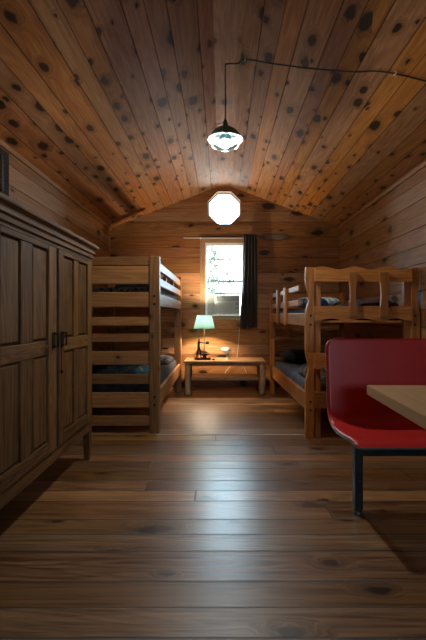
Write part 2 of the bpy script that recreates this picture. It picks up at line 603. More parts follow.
def cushion(x0, x1, y0, y1, z0, z1, rad=0.05, n=14, rough=0.006, seed=0.0):
    """A soft box: rounded edges and a slightly rumpled top."""
    bm = bmesh.new()
    bx(bm, x0, x1, y0, y1, z0, z1, 0)
    bmesh.ops.subdivide_edges(bm, edges=bm.edges[:], cuts=n, use_grid_fill=True)
    c = Vector(((x0 + x1) / 2, (y0 + y1) / 2, (z0 + z1) / 2))
    h = Vector(((x1 - x0) / 2, (y1 - y0) / 2, (z1 - z0) / 2))
    for v in bm.verts:
        p = v.co - c
        q = Vector([max(-(h[i] - rad), min(h[i] - rad, p[i])) for i in range(3)])
        d = p - q
        if d.length > 1e-6:
            p = q + d.normalized() * rad
        nz = mnoise.noise(Vector((v.co.x * 5 + seed, v.co.y * 5, v.co.z * 3)))
        v.co = c + p
        if p.z > 0:
            v.co.z -= rough * abs(nz)
    return bm


def pillow_bm(c, lx, ly, h, rz=0.0, tilt=0.0, seed=0.0):
    bm = bmesh.new()
    n = 18
    g = {}
    for sgn in (1, -1):
        for i in range(n + 1):
            for j in range(n + 1):
                u, v = i / n * 2 - 1, j / n * 2 - 1
                e = max(0.0, (1 - u ** 4) * (1 - v ** 4))
                edge = i in (0, n) or j in (0, n)
                if edge and sgn < 0:
                    g[sgn, i, j] = g[1, i, j]
                    continue
                sx = 1 - 0.06 * v * v * abs(u)
                z = sgn * h / 2 * e ** 0.5 * (1 + 0.16 * mnoise.noise(Vector((u * 2 + seed, v * 2, sgn))))
                p = Vector((u * lx / 2 * sx, v * ly / 2 * (1 - 0.06 * u * u * abs(v)), z))
                p = Matrix.Rotation(rz, 3, 'Z') @ (Matrix.Rotation(tilt, 3, 'X') @ p)
                g[sgn, i, j] = bm.verts.new(Vector(c) + p)
    for sgn in (1, -1):
        for i in range(n):
            for j in range(n):
                f = (g[sgn, i, j], g[sgn, i + 1, j], g[sgn, i + 1, j + 1], g[sgn, i, j + 1])
                bm.faces.new(f if sgn > 0 else f[::-1])
    return bm


def heap_bm(c, lx, ly, h, seed=0.0, rz=0.0, power=0.55):
    """A crumpled heap of cloth resting flat on its underside."""
    bm = bmesh.new()
    n = 30
    R = Matrix.Rotation(rz, 3, 'Z')
    top, bot = {}, {}
    for i in range(n + 1):
        for j in range(n + 1):
            u, v = i / n * 2 - 1, j / n * 2 - 1
            # square to rounded outline
            k = 1 - 0.16 * u * u * v * v + 0.05 * mnoise.noise(Vector((u * 1.5 + seed, v * 1.5, 3)))
            e = max(0.0, (1 - u ** 4) * (1 - v ** 4)) ** power
            f = abs(mnoise.noise(Vector((u * 2.6 + seed, v * 2.6, 1.0)))) * 0.55 + abs(mnoise.noise(Vector((u * 5.5 + seed, v * 5.0, 7.0)))) * 0.25
            z = h * e * (0.45 + f)
            p = R @ Vector((u * lx / 2 * k, v * ly / 2 * k, 0))
            edge = i in (0, n) or j in (0, n)
            b = bm.verts.new(Vector(c) + p)
            bot[i, j] = b
            top[i, j] = b if edge else bm.verts.new(Vector(c) + p + Vector((0, 0, z + 0.006)))
    for i in range(n):
        for j in range(n):
            bm.faces.new((top[i, j], top[i + 1, j], top[i + 1, j + 1], top[i, j + 1]))
            q = (bot[i, j], bot[i, j + 1], bot[i + 1, j + 1], bot[i + 1, j])
            if not all(top[t] is bot[t] for t in ((i, j), (i + 1, j), (i + 1, j + 1), (i, j + 1))):
                try:
                    bm.faces.new(q)
                except ValueError:
                    pass
    return bm


# ------------------------------------------------------------------ the room
XL, XR, YB, YF = -1.69, 1.80, 6.14, -2.20
RX, RZ = 0.05, 3.10
SL, SR = 0.385, 0.375           # pitch either side of the ridge
TH = 0.12


def roof(x):
    return RZ - (SL * (RX - x) if x < RX else SR * (x - RX))


floor = box('floor', XL - TH, XR + TH, YF - TH, YB + TH, -0.06, 0.0, M['floor'], bev=0)
floor['kind'] = 'structure'

OC, OR = (0.050, zz(207.8, YB)), 0.274         # octagon centre and corner radius
octo = [(OC[0] + OR * math.cos(PI / 8 + k * PI / 4), OC[1] + OR * math.sin(PI / 8 + k * PI / 4)) for k in range(8)]
WX0, WX1, WZ0, WZ1 = -0.245, 0.36, 1.075, 2.205
win = [(WX0, WZ0), (WX1, WZ0), (WX1, WZ1), (WX0, WZ1)]
wall_sheet('wall_back', [(XL - TH, -0.05), (XR + TH, -0.05), (XR + TH, roof(XR) + 0.03), (RX, RZ + 0.03), (XL - TH, roof(XL) + 0.03)],
           [octo, win], TH, lambda u, v, w: (u, YB + TH / 2 + w, v), M['back'])
FW = (0.40, 1.35, 1.20, 1.88)                 # front window behind the camera
wall_sheet('wall_front', [(XL - TH, -0.05), (XR + TH, -0.05), (XR + TH, roof(XR) + 0.03), (RX, RZ + 0.03), (XL - TH, roof(XL) + 0.03)],
           [[(FW[0], FW[2]), (FW[1], FW[2]), (FW[1], FW[3]), (FW[0], FW[3])]], TH, lambda u, v, w: (u, YF - TH / 2 + w, v), M['back'])
LW = (2.72, 3.16, 2.02, 2.35)                  # high window in the left wall
wall_sheet('wall_left', [(YF - TH, -0.05), (YB + TH, -0.05), (YB + TH, roof(XL) + 0.02), (YF - TH, roof(XL) + 0.02)],
           [[(LW[0], LW[2]), (LW[1], LW[2]), (LW[1], LW[3]), (LW[0], LW[3])]], TH, lambda u, v, w: (XL - TH / 2 + w, u, v), M['side'])
wall_sheet('wall_right', [(YF - TH, -0.05), (YB + TH, -0.05), (YB + TH, roof(XR) + 0.02), (YF - TH, roof(XR) + 0.02)],
           [], TH, lambda u, v, w: (XR + TH / 2 + w, u, v), M['side'])
bm = bmesh.new()
prism(bm, [(XL - 0.13, roof(XL - 0.13)), (RX, RZ), (XR + 0.4, roof(XR + 0.4)), (XR + 0.4, roof(XR + 0.4) + 0.12), (RX, RZ + 0.12), (XL - 0.13, roof(XL - 0.13) + 0.12)],
      'y', YF - 0.5, YB + 0.5)
ce = from_bm('ceiling', bm, M['ceil'])
ce['kind'] = 'structure'
# flat ridge board
bm = bmesh.new()
zr = roof(RX - 0.095) - 0.004
bx(bm, RX - 0.10, RX + 0.10, YF, YB, zr, zr + 0.02, 0.003)
o = from_bm('trim_1', bm, M['ridge'])
o['kind'] = 'structure'
# small cove strips along the eaves
for i, (x, s) in enumerate(((XL, 1), (XR, -1))):
    bm = bmesh.new()
    h = roof(x)
    prism(bm, [(x, h - 0.035), (x + s * 0.016, h - 0.035), (x + s * 0.016, roof(x + s * 0.016)), (x, h)], 'y', YF, YB)
    o = from_bm('trim_%d' % (i + 2), bm, M['try'])
    o['kind'] = 'structure'
# thin pale strip along a floor seam between the two bunk beds
o = box('trim_4', -0.60, 0.78, 3.685, 3.70, 0.0, 0.003, M['plate'], bev=0.001)
o['kind'] = 'structure'

# window_1: sash window in the back wall
w1 = empty('window_1', (0, YB, WZ0), kind='structure')


def L(z): return z - WZ0


FR = 0.03
bm = bmesh.new()
bx(bm, WX0, WX0 + FR, 0.01, 0.09, 0, WZ1 - WZ0, 0.003)
bx(bm, WX1 - FR, WX1, 0.01, 0.09, 0, WZ1 - WZ0, 0.003)
bx(bm, WX0 + FR, WX1 - FR, 0.01, 0.09, WZ1 - WZ0 - 0.045, WZ1 - WZ0, 0.003)
bx(bm, WX0 + FR, WX1 - FR, 0.01, 0.09, 0, 0.02, 0.003)
from_bm('window_frame', bm, M['white'], w1)
for nm, y, hh, yy in (('muntin', 259.3, 0.016, 0.05), ('meeting_rail', 281.3, 0.030, 0.035), ('sash_rail', 293.5, 0.022, 0.03)):
    z = L(zz(y, YB + 0.05))
    box(nm, WX0 + FR, WX1 - FR, yy, yy + 0.03, z - hh / 2, z + hh / 2, M['acdark'] if nm != 'sash_rail' else M['grey'], w1, 0.002)
zt = WZ1 - WZ0
bm = bmesh.new()
bx(bm, WX0 - 0.075, WX0 + 0.004, -0.022, 0.0, -0.05, zt + 0.07, 0.003)
bx(bm, WX1 - 0.004, WX1 + 0.075, -0.022, 0.0, -0.05, zt + 0.07, 0.003)
from_bm('side_casing', bm, M['csz'], w1)
box('head_casing', WX0 + 0.004, WX1 - 0.004, -0.022, 0.0, zt, zt + 0.07, M['csx'], w1, 0.003)
box('window_sill', WX0 + 0.004, WX1 - 0.004, -0.03, 0.03, -0.05, 0.0, M['csx'], w1, 0.003)
box('pane', WX0 + FR, WX1 - FR, 0.062, 0.066, 0.34, zt - 0.045, M['glass'], w1, 0)

# window_2: octagonal window in the gable
w2 = empty('window_2', (OC[0], YB, OC[1]), kind='structure')


def ring_bm(r0, r1, y0, y1):
    b = bmesh.new()
    A = []
    for k in range(8):
        a = PI / 8 + k * PI / 4
        c, s = math.cos(a), math.sin(a)
        A.append([b.verts.new((r * c, y, r * s)) for r, y in ((r0, y0), (r1, y0), (r1, y1), (r0, y1))])
    for k in range(8):
        P, Q = A[k], A[(k + 1) % 8]
        for i in range(4):
            b.faces.new((P[i], P[(i + 1) % 4], Q[(i + 1) % 4], Q[i]))
    return b


from_bm('window_frame', ring_bm(OR - 0.026, OR, 0.07, 0.11), M['white'], w2)
from_bm('window_lining', ring_bm(OR - 0.008, OR, -0.004, 0.07), M['csx'], w2)
bm = bmesh.new()
prism(bm, [((OR - 0.02) * math.cos(PI / 8 + k * PI / 4), (OR - 0.02) * math.sin(PI / 8 + k * PI / 4)) for k in range(8)], 'y', 0.088, 0.092)
from_bm('pane', bm, M['glass'], w2)

# window_3: high window in the left wall
w3 = empty('window_3', (XL, LW[0], LW[2]), kind='structure')
bm = bmesh.new()
wy, wz = LW[1] - LW[0], LW[3] - LW[2]
for a in ((-0.05, wy + 0.028, -0.05, 0.01), (-0.05, wy + 0.028, wz - 0.01, wz + 0.03), (-0.05, 0.01, 0.01, wz - 0.01), (wy - 0.045, wy + 0.028, 0.01, wz - 0.01)):
    bx(bm, 0.0005, 0.010, a[0], a[1], a[2], a[3], 0.003)
from_bm('window_frame', bm, M['darkframe'], w3)
box('pane', 0.003, 0.006, 0, wy, 0, wz, M['glass'], w3, 0)
box('bounce_lining', -0.125, -0.001, wy - 0.012, wy - 0.001, 0.0, wz, M['white'], w3, 0.001)  # white lining added behind the pane so the glass looks pale

# window_4: front window behind the camera
w4 = empty('window_4', (0, YF, FW[2]), kind='structure')
bm = bmesh.new()
fz = FW[3] - FW[2]
for a in ((FW[0] - 0.07, FW[1] + 0.07, -0.07, 0.02), (FW[0] - 0.07, FW[1] + 0.07, fz - 0.02, fz + 0.07), (FW[0] - 0.07, FW[0] + 0.02, 0.02, fz - 0.02), (FW[1] - 0.02, FW[1] + 0.07, 0.02, fz - 0.02)):
    bx(bm, a[0], a[1], -0.08, 0.022, a[2], a[3], 0.003)
from_bm('window_frame', bm, M['csx'], w4)
box('pane', FW[0], FW[1], -0.06, -0.056, 0, fz, M['glass'], w4, 0)

# ------------------------------------------------------------------ wardrobe
WF = -0.99                                     # front face of the wardrobe
WY0, WY1, WXB = 1.60, 3.09, XL + 0.03
wd = empty('wardrobe', ((WF + WXB) / 2, (WY0 + WY1) / 2, 0),
           label='weathered brown two-door panelled wardrobe with a stepped cornice, under the high dark-framed window', cat='wardrobe')
wx, wy_ = wd.location.x, wd.location.y


def wbox(name, x0, x1, y0, y1, z0, z1, ax, parent=wd, bev=0.004):
    return box(name, x0 - wx, x1 - wx, y0 - wy_, y1 - wy_, z0, z1, M['wr' + ax] if len(ax) == 1 else M[ax], parent, bev)


wbox('side_panel', WXB, WF - 0.03, WY1 - 0.03, WY1, 0.23, 1.54, 'z')
wbox('side_panel', WXB, WF - 0.03, WY0, WY0 + 0.03, 0.23, 1.54, 'z')
wbox('back_panel', WXB, WXB + 0.02, WY0 + 0.03, WY1 - 0.03, 0.23, 1.54, 'z')
wbox('bottom_board', WXB + 0.02, WF - 0.03, WY0 + 0.03, WY1 - 0.03, 0.23, 0.255, 'y')
for y0, y1 in ((WY0, WY0 + 0.07), (WY1 - 0.055, WY1)):
    wbox('corner_post', WF - 0.03, WF, y0, y1, 0.23, 1.54, 'z')
wbox('bottom_rail', WF - 0.03, WF, WY0 + 0.07, WY1 - 0.055, 0.225, 0.30, 'y')
wbox('top_rail', WF - 0.03, WF, WY0 + 0.07, WY1 - 0.055, 1.505, 1.54, 'y')
for x0, x1 in ((WF - 0.055, WF - 0.002), (WXB, WXB + 0.05)):
    for y0, y1 in ((WY0 + 0.004, WY0 + 0.062), (WY1 - 0.062, WY1 - 0.004)):
        bm = bmesh.new()
        t = 0.010
        a = [bm.verts.new((x - wx, y - wy_, 0.235)) for x, y in ((x0, y0), (x1, y0), (x1, y1), (x0, y1))]
        b = [bm.verts.new((x - wx, y - wy_, 0.0)) for x, y in ((x0 + t, y0 + t), (x1 - t, y0 + t), (x1 - t, y1 - t), (x0 + t, y1 - t))]
        bm.faces.new(a)
        bm.faces.new(b[::-1])
        for i in range(4):
            bm.faces.new((a[i], a[(i + 1) % 4], b[(i + 1) % 4], b[i]))
        from_bm('leg', bm, M['wrz'], wd)
# stepped cornice (front and both ends), one continuous moulding
prof = [(0.0, 1.530), (0.012, 1.530), (0.014, 1.546), (0.006, 1.550), (0.006, 1.560), (0.020, 1.566), (0.020, 1.582), (0.013, 1.586), (0.016, 1.596), (0.030, 1.607),
        (0.037, 1.610), (0.040, 1.618), (0.040, 1.630), (0.0, 1.632)]
bm = bmesh.new()
rows = []
for d, z in prof:
    rows.append([bm.verts.new(p) for p in ((WXB - wx, WY0 - d - wy_, z), (WF + d - wx, WY0 - d - wy_, z), (WF + d - wx, WY1 + d - wy_, z), (WXB - wx, WY1 + d - wy_, z))])
for A, B in zip(rows, rows[1:] + rows[:1]):
    for i in range(3):
        bm.faces.new((A[i], A[i + 1], B[i + 1], B[i]))
bm.faces.new([r[0] for r in rows][::-1])
bm.faces.new([r[3] for r in rows])
from_bm('cornice', bm, M['wry'], wd)
wbox('top_board', WXB, WF, WY0, WY1, 1.545, 1.6325, 'y')


def wdoor(y0, y1, hinge_far, st, mh):
    """A door with four sunken panels between stiles, rails and a mullion."""
    z0, z1, zm0, zm1 = 0.305, 1.50, 0.875, 0.955
    mid = (y0 + y1) / 2
    X = WF + 0.012
    d = wbox('door', WF - 0.026, WF - 0.010, y0, y1, z0, z1, 'z', bev=0.001)     # the board behind the panels
    wbox('stile', WF - 0.010, X, y0, y0 + st, z0, z1, 'z', d)
    wbox('stile', WF - 0.010, X, y1 - st, y1, z0, z1, 'z', d)
    wbox('rail', WF - 0.010, X, y0 + st, y1 - st, z0, z0 + 0.07, 'y', d)
    wbox('rail', WF - 0.010, X, y0 + st, y1 - st, zm0, zm1, 'y', d)
    wbox('rail', WF - 0.010, X, y0 + st, y1 - st, z1 - 0.03, z1, 'y', d)
    for a, b in ((z0 + 0.07, zm0), (zm1, z1 - 0.03)):
        wbox('mullion', WF - 0.010, X - 0.004, mid - mh, mid + mh, a, b, 'z', d)
        for c0, c1 in ((y0 + st, mid - mh), (mid + mh, y1 - st)):
            bm = bmesh.new()
            bx(bm, WF - 0.010 - wx, WF + 0.003 - wx, c0 + 0.005 - wy_, c1 - 0.005 - wy_, a + 0.005, b - 0.005, 0.0)
            tf = [f for f in bm.faces if f.normal.x > 0.9]
            bmesh.ops.bevel(bm, geom=list(tf[0].edges), offset=0.012, segments=1, affect='EDGES')
            from_bm('panel', bm, M['wrz'], d)
    yc = y0 + 0.045 if hinge_far else y1 - 0.045
    # iron backplate and square bail pull
    bm = bmesh.new()
    bx(bm, X - wx, X + 0.004 - wx, yc - 0.022 - wy_, yc + 0.022 - wy_, 0.905, 1.0, 0.001)
    from_bm('handle_plate', bm, M['iron'], d)
    bm = bmesh.new()
    s = -1 if hinge_far else 1
    q = [(X - wx, yc - wy_, 0.992), (X + 0.028 - wx, yc - wy_, 0.992), (X + 0.028 - wx, yc - wy_, 0.916), (X - wx, yc - wy_, 0.916)]
    tube(bm, q, 0.0055, 8)
    from_bm('handle', bm, M['iron'], d)
    return d


ym = 2.41
d1 = wdoor(WY0 + 0.075, ym - 0.016, False, 0.110, 0.062)
d2 = wdoor(ym + 0.016, WY1 - 0.060, True, 0.075, 0.045)
bm = bmesh.new()
tube(bm, spline([(WF + 0.018 - wx, ym + 0.03 - wy_, 0.915), (WF + 0.02 - wx, ym + 0.034 - wy_, 0.85), (WF + 0.019 - wx, ym + 0.04 - wy_, 0.765)], 5), 0.0022, 6)
lathe(bm, [(0, 0.01), (0.006, 0.004), (0.008, -0.006), (0.004, -0.016), (0, -0.017)], 10, (WF + 0.021 - wx, ym + 0.04 - wy_, 0.76))
from_bm('pull_cord', bm, M['iron'], d2, True)
wbox('centre_post', WF - 0.06, WF - 0.028, ym - 0.016, ym + 0.016, 0.26, 1.505, 'z')

# ------------------------------------------------------------------ left bunk bed
BY0, BY1 = 3.73, 5.80
BX1, BX0 = -0.571, -1.62
lb = empty('bunk_bed', ((BX0 + BX1) / 2, (BY0 + BY1) / 2, 0), label='pale pine slatted bunk bed between the wardrobe and the lamp bench', cat='bunk bed')
lx, ly = lb.location.x, lb.location.y


def lz(y):
    return zz(y, BY0)


def lbox(name, x0, x1, y0, y1, z0, z1, ax, parent=lb, bev=0.005):
    return box(name, x0 - lx, x1 - lx, y0 - ly, y1 - ly, z0, z1, M['lb' + ax] if len(ax) == 1 else M[ax], parent, bev)


def bolt(parent, x, y, z, nx, ny, r=0.012):
    bm = bmesh.new()
    a = Vector((x, y, z))
    n = Vector((nx, ny, 0))
    tube(bm, [a - n * 0.004, a + n * 0.0025, a + n * 0.004], [r, r, r * 0.8], 12)
    return from_bm('bolt', bm, M['bolt'], parent)


PWx, PWy = 0.095, 0.062
for yi, (y0, y1) in enumerate(((BY0, BY0 + PWy), (BY1 - PWy, BY1))):
    for xi, (x0, x1) in enumerate(((BX1 - PWx, BX1), (BX0, BX0 + PWx))):
        seam = lz(333.3)
        top = lbox('upper_post', x0, x1, y0, y1, seam + 0.002, lz(256), 'z')
        bot = lbox('lower_post', x0, x1, y0, y1, 0.0, seam - 0.002, 'z')
        fy = y0 if yi == 0 else y1
        for par, ys in ((top, (296, 304)), (bot, (397, 405))):
            for yy in ys:
                bolt(par, (x0 + x1) / 2 - lx, fy - ly, lz(yy), 0, -1 if yi == 0 else 1)
ends = [(256.6, 265.2), (266, 284), (292, 307.2), (317, 325.8), (333.8, 342.2), (351.5, 365), (374.5, 384.4), (393, 408), (416.3, 426.4)]
for yi, (y0, y1) in enumerate(((BY0 + 0.012, BY0 + 0.04), (BY1 - 0.04, BY1 - 0.012))):
    for a, b in ends:
        lbox('end_slat', BX0 + PWx, BX1 - PWx, y0, y1, lz(b), lz(a), 'x')
ya, yb = BY0 + PWy, BY1 - PWy
for x0, x1 in ((BX1 - 0.040, BX1 - 0.006), (BX0 + 0.006, BX0 + 0.040)):
    lbox('upper_side_rail', x0, x1, ya, yb, 1.185, 1.300, 'y')
    lbox('lower_side_rail', x0, x1, ya, yb, 0.255, 0.400, 'y')
for x0, x1 in ((BX1 - 0.036, BX1 - 0.008),):
    lbox('guard_rail', x0, x1, ya, yb, 1.520, 1.598, 'y')
    lbox('guard_rail', x0, x1, ya, yb, 1.374, 1.452, 'y')
    for y in (4.45, 5.12):
        lbox('guard_upright', x0 - 0.030, x0, y, y + 0.06, 1.385, 1.585, 'z')
for z in (1.225, 0.29):
    lbox('slat_base', BX0 + 0.042, BX1 - 0.042, ya + 0.01, yb - 0.01, z, z + 0.02, 'x', bev=0.002)
mx0, mx1, my0, my1 = BX0 + 0.05, BX1 - 0.05, BY0 + 0.066, BY1 - 0.066
o = from_bm('mattress', cushion(mx0, mx1, my0, my1, 1.2455, 1.372, 0.035, seed=1), M['sheet_mottle'], None, True)
tag(o, 'mattress with a speckled grey cover on the top bunk of the pale slatted bed', 'mattress')
o = from_bm('mattress', cushion(mx0, mx1, my0, my1, 0.3105, 0.475, 0.05, seed=2), M['sheet_plum'], None, True)
tag(o, 'plum-grey mattress on the lower bunk of the pale slatted bed', 'mattress')
o = from_bm('blanket', heap_bm((-1.02, 4.50, 0.4765), 0.62, 0.75, 0.085, 4.2), M['bl_teal'], None, True)
tag(o, 'crumpled teal blanket with an orange mark on the lower bunk of the pale slatted bed', 'blanket')
o = from_bm('quilt', heap_bm((-0.86, 5.36, 0.4765), 0.44, 0.72, 0.10, 9.7), M['sheet_plum'], None, True)
tag(o, 'rumpled plum-grey cover at the lamp end of the lower pale bunk', 'quilt')
o = from_bm('pillow', pillow_bm((-1.12, 5.42, 1.455), 0.62, 0.40, 0.13, 0.1, 0.0, 2), M['pl_dark'], None, True)
tag(o, 'dark pillow on the top bunk of the pale slatted bed', 'pillow')

# ------------------------------------------------------------------ right bunk bed (scalloped ends)
rb = empty('bunk_bed', (0.751, 3.57, 0), math.radians(1.9), label='amber pine bunk bed with scalloped head rails and wavy posts, behind the red seat', cat='bunk bed')
KY = 3.57
RW, RL = 1.035, 2.05


def rz_(y): return zz(y, KY)


def rx_(x): return xx(x, KY) - 0.751


def rbox(name, x0, x1, y0, y1, z0, z1, ax, parent=rb, bev=0.005):
    return box(name, x0, x1, y0, y1, z0, z1, M['rb' + ax] if len(ax) == 1 else M[ax], parent, bev)


ZT = rz_(267)
SEAM = rz_(352.3)


def gauss(z, c, w): return math.exp(-((z - c) / w) ** 2)


def wave(z):
    # how far the outer edge is cut in at height z
    return 0.036 * gauss(z, rz_(298), 0.085) + 0.032 * gauss(z, rz_(368), 0.085) + 0.010 * gauss(z, rz_(262), 0.05)


def post_bm(z0, z1, mirror, y0, y1, wd_=0.078):
    n = 26
    out = []
    for i in range(n + 1):
        z = z0 + (z1 - z0) * i / n
        out.append((wave(z) if y0 < 1 else 0.0, z))
    poly = [(wd_, z1), (wd_, z0)]
    pts = out + poly
    if mirror:
        pts = [(RW - x, z) for x, z in pts][::-1]
    bm = bmesh.new()
    prism(bm, pts, 'y', y0, y1, 0.003)
    return bm


for yi, (y0, y1) in enumerate(((0.0, 0.045), (RL - 0.045, RL))):
    for mir in (False, True):
        pw = 0.078 if yi == 0 else 0.062
        up = from_bm('upper_post', post_bm(SEAM + 0.002, ZT - 0.11 * yi, mir, y0, y1, pw), M['rbz'], rb)
        lo = from_bm('lower_post', post_bm(0.0, SEAM - 0.002, mir, y0, y1, pw), M['rbz'], rb)
        a, b = (0.078, 0.140) if not mir else (RW - 0.140, RW - 0.078)
        iy = (0.012, 0.055) if yi == 0 else (RL - 0.055, RL - 0.012)
        if yi == 0:
            rbox('inner_post', a, b, iy[0], iy[1], 0.0, ZT - 0.02, 'z')
        xc = (0.045 if not mir else RW - 0.045) if yi == 0 else (0.031 if not mir else RW - 0.031)
        fy, ny = (0.0, -1) if yi == 0 else (RL, 1)
        for par, ys in ((up, (315.7, 324.7)), (lo, (402, 410.3))):
            for yy in ys:
                bolt(par, xc, fy, rz_(yy), 0, ny, 0.010)


def scallop(x0, x1, z0, z1, top=0.0, bottom=0.0, per=0.30, ph=0.0):
    n = 60
    up = [(x0 + (x1 - x0) * i / n, z1 + top * (math.cos(2 * PI * (i / n * (x1 - x0) + ph) / per) - 1) / 2) for i in range(n + 1)]
    dn = [(x0 + (x1 - x0) * i / n, z0 + bottom * max(0.0, math.sin(PI * 3 * i / n - 0.0) ** 2) ** 0.7) for i in range(n + 1)]
    return dn + up[::-1]


for nm, outl in (('top_rail', scallop(0.079, RW - 0.079, rz_(281.5), rz_(266.5), top=0.026, per=0.285, ph=-0.07)),
                 ('head_rail', scallop(0.079, RW - 0.079, rz_(321.5), rz_(306), bottom=0.026)),
                 ('middle_rail', scallop(0.079, RW - 0.079, rz_(369.0), rz_(353))),
                 ('bottom_rail', scallop(0.079, RW - 0.079, rz_(408), rz_(392)))):
    bm = bmesh.new()
    prism(bm, outl, 'y', -0.018, 0.010, 0.003)
    from_bm(nm, bm, M['rbx'], rb)
for xc, w in ((rx_(352), 0.036), (rx_(383.5), 0.042)):
    n = 24
    z0, z1 = rz_(317), rz_(272.5)
    pts = []
    for i in range(n + 1):
        t = i / n
        pts.append((xc - w * (1 - 0.36 * math.sin(PI * t) ** 2), z0 + (z1 - z0) * t))
    for i in range(n, -1, -1):
        t = i / n
        pts.append((xc + w * (1 - 0.36 * math.sin(PI * t) ** 2), z0 + (z1 - z0) * t))
    bm = bmesh.new()
    prism(bm, pts, 'y', -0.046, -0.0185, 0.003)
    from_bm('splat', bm, M['rbz'], rb)
# plain rails at the far end
for z0, z1 in ((1.335, 1.395), (1.19, 1.25), (0.745, 0.790), (0.470, 0.515)):
    rbox('foot_rail', 0.0625, RW - 0.0625, RL - 0.035, RL - 0.010, z0, z1, 'x')
RY0, RY1 = 0.058, RL - 0.058
for x0, x1 in ((0.012, 0.044), (RW - 0.044, RW - 0.012)):
    rbox('upper_side_rail', x0, x1, RY0 - 0.012, RY1 + 0.012, 1.0, 1.118, 'y')
    rbox('lower_side_rail', x0, x1, RY0 - 0.012, RY1 + 0.012, 0.247, 0.400, 'y')
for z0, z1 in ((1.335, 1.390), (1.186, 1.250)):
    rbox('guard_rail', 0.018, 0.040, 0.36, RY1 + 0.012, z0, z1, 'y')
for y in (4.93, 4.47):
    rbox('guard_upright', -0.014, 0.0115, y - KY, y - KY + 0.085, 0.99, 1.407, 'z')
    rbox('guard_spacer', 0.0120, 0.0175, y - KY + 0.01, y - KY + 0.075, 1.186, 1.390, 'z')
for z in (1.03, 0.285):
    rbox('slat_base', 0.0445, RW - 0.0445, RY0 + 0.01, RY1 - 0.01, z, z + 0.02, 'x', bev=0.002)


def rtag(o, label, cat, group=None):
    """Bedding lies on the bunk and is placed with the bunk's own slant."""
    o.matrix_world = Matrix.Translation((0.751, 3.57, 0)) @ Matrix.Rotation(math.radians(1.9), 4, 'Z')
    return tag(o, label, cat, group)


rtag(from_bm('mattress', cushion(0.052, RW - 0.052, 0.062, RL - 0.062, 1.0505, 1.170, 0.04, seed=3), M['sheet_dark'], None, True),
     'black mattress on the top bunk of the amber bed, inside the guard rails', 'mattress')
rtag(from_bm('mattress', cushion(0.052, RW - 0.052, 0.062, RL - 0.062, 0.3055, 0.480, 0.045, seed=4), M['sheet_slate'], None, True),
     'slate-grey mattress on the lower bunk of the amber bed', 'mattress')
rtag(from_bm('pillow', pillow_bm((0.27, 0.72, 1.232), 0.40, 0.58, 0.11, 0.10, 0.0, 5), M['pl_stripe'], None, True),
     'pale blue-and-white striped pillow on the amber top bunk', 'pillow')
rtag(from_bm('quilt', heap_bm((0.74, 0.46, 1.1715), 0.44, 0.70, 0.11, 1.4), M['bl_red'], None, True),
     'dark quilt with red patterning heaped beside the striped pillow', 'quilt')
rtag(from_bm('towel', heap_bm((0.17, 0.25, 1.1715), 0.20, 0.18, 0.13, 6.4), M['bl_blue'], None, True),
     'bright blue cloth by the wavy post on the amber top bunk', 'cloth')
rtag(from_bm('blanket', heap_bm((0.27, 0.52, 0.4815), 0.36, 0.62, 0.13, 3.1), M['bl_brown'], None, True),
     'brown patterned blanket heaped on the lower amber bunk', 'blanket')
rtag(from_bm('pillow', pillow_bm((0.40, 1.70, 0.566), 0.62, 0.42, 0.15, 0.0, 0.0, 8), M['pl_dark'], None, True),
     'dark pillow at the far end of the lower amber bunk', 'pillow')

# ------------------------------------------------------------------ log bench between the bunks
TX0, TX1 = xx(184.2, 5.60), xx(265.5, 5.60)
TY0, TY1 = 5.50, 5.98
TZ = 0.470
bn = empty('log_bench', ((TX0 + TX1) / 2, (TY0 + TY1) / 2, 0), label='low wooden bench on peeled log legs against the back wall, under the window', cat='bench')
cx, cy = bn.location.x, bn.location.y
bm = bmesh.new()
bx(bm, TX0 - cx, TX1 - cx, TY0 - cy, TY1 - cy, TZ - 0.034, TZ, 0.010, 3)
from_bm('bench_top', bm, M['bnx'], bn)
for x in (TX0 + 0.055, TX1 - 0.055):
    for y in (TY0 + 0.06, TY1 - 0.07):
        bm = bmesh.new()
        n = 10
        pts, rr = [], []
        sd = random.random() * 9
        for i in range(n + 1):
            t = i / n
            z = t * (TZ - 0.0345)
            pts.append((x - cx + 0.006 * math.sin(sd + 4 * t), y - cy + 0.005 * math.cos(sd + 5 * t), z))
            rr.append(0.036 + 0.004 * math.sin(sd * 3 + 7 * t) + (0.010 if i == 0 else 0) * 1.0 + 0.006 * (1 - t))
        tube(bm, pts, rr, 14)
        from_bm('leg', bm, M['peel'], bn, True)
bm = bmesh.new()
bx(bm, TX0 + 0.098 - cx, TX1 - 0.098 - cx, TY0 + 0.04 - cy, TY1 - 0.04 - cy, 0.20, 0.232, 0.004)
from_bm('shelf', bm, M['bnx'], bn)
box('apron', TX0 + 0.10 - cx, TX1 - 0.10 - cx, TY0 + 0.045 - cy, TY0 + 0.07 - cy, TZ - 0.075, TZ - 0.0345, M['bnx'], bn)

# ------------------------------------------------------------------ table lamp with figurine base
LYY = 5.72
lp = empty('table_lamp', (xx(204.3, LYY), LYY, TZ), label='table lamp with a mint shade and a dark hammering figure on its base', cat='lamp')


def lam(x, y):
    """Lamp-local x, z of a point seen at the lamp's distance."""
    return xx(x, LYY) - lp.location.x, zz(y, LYY) - TZ


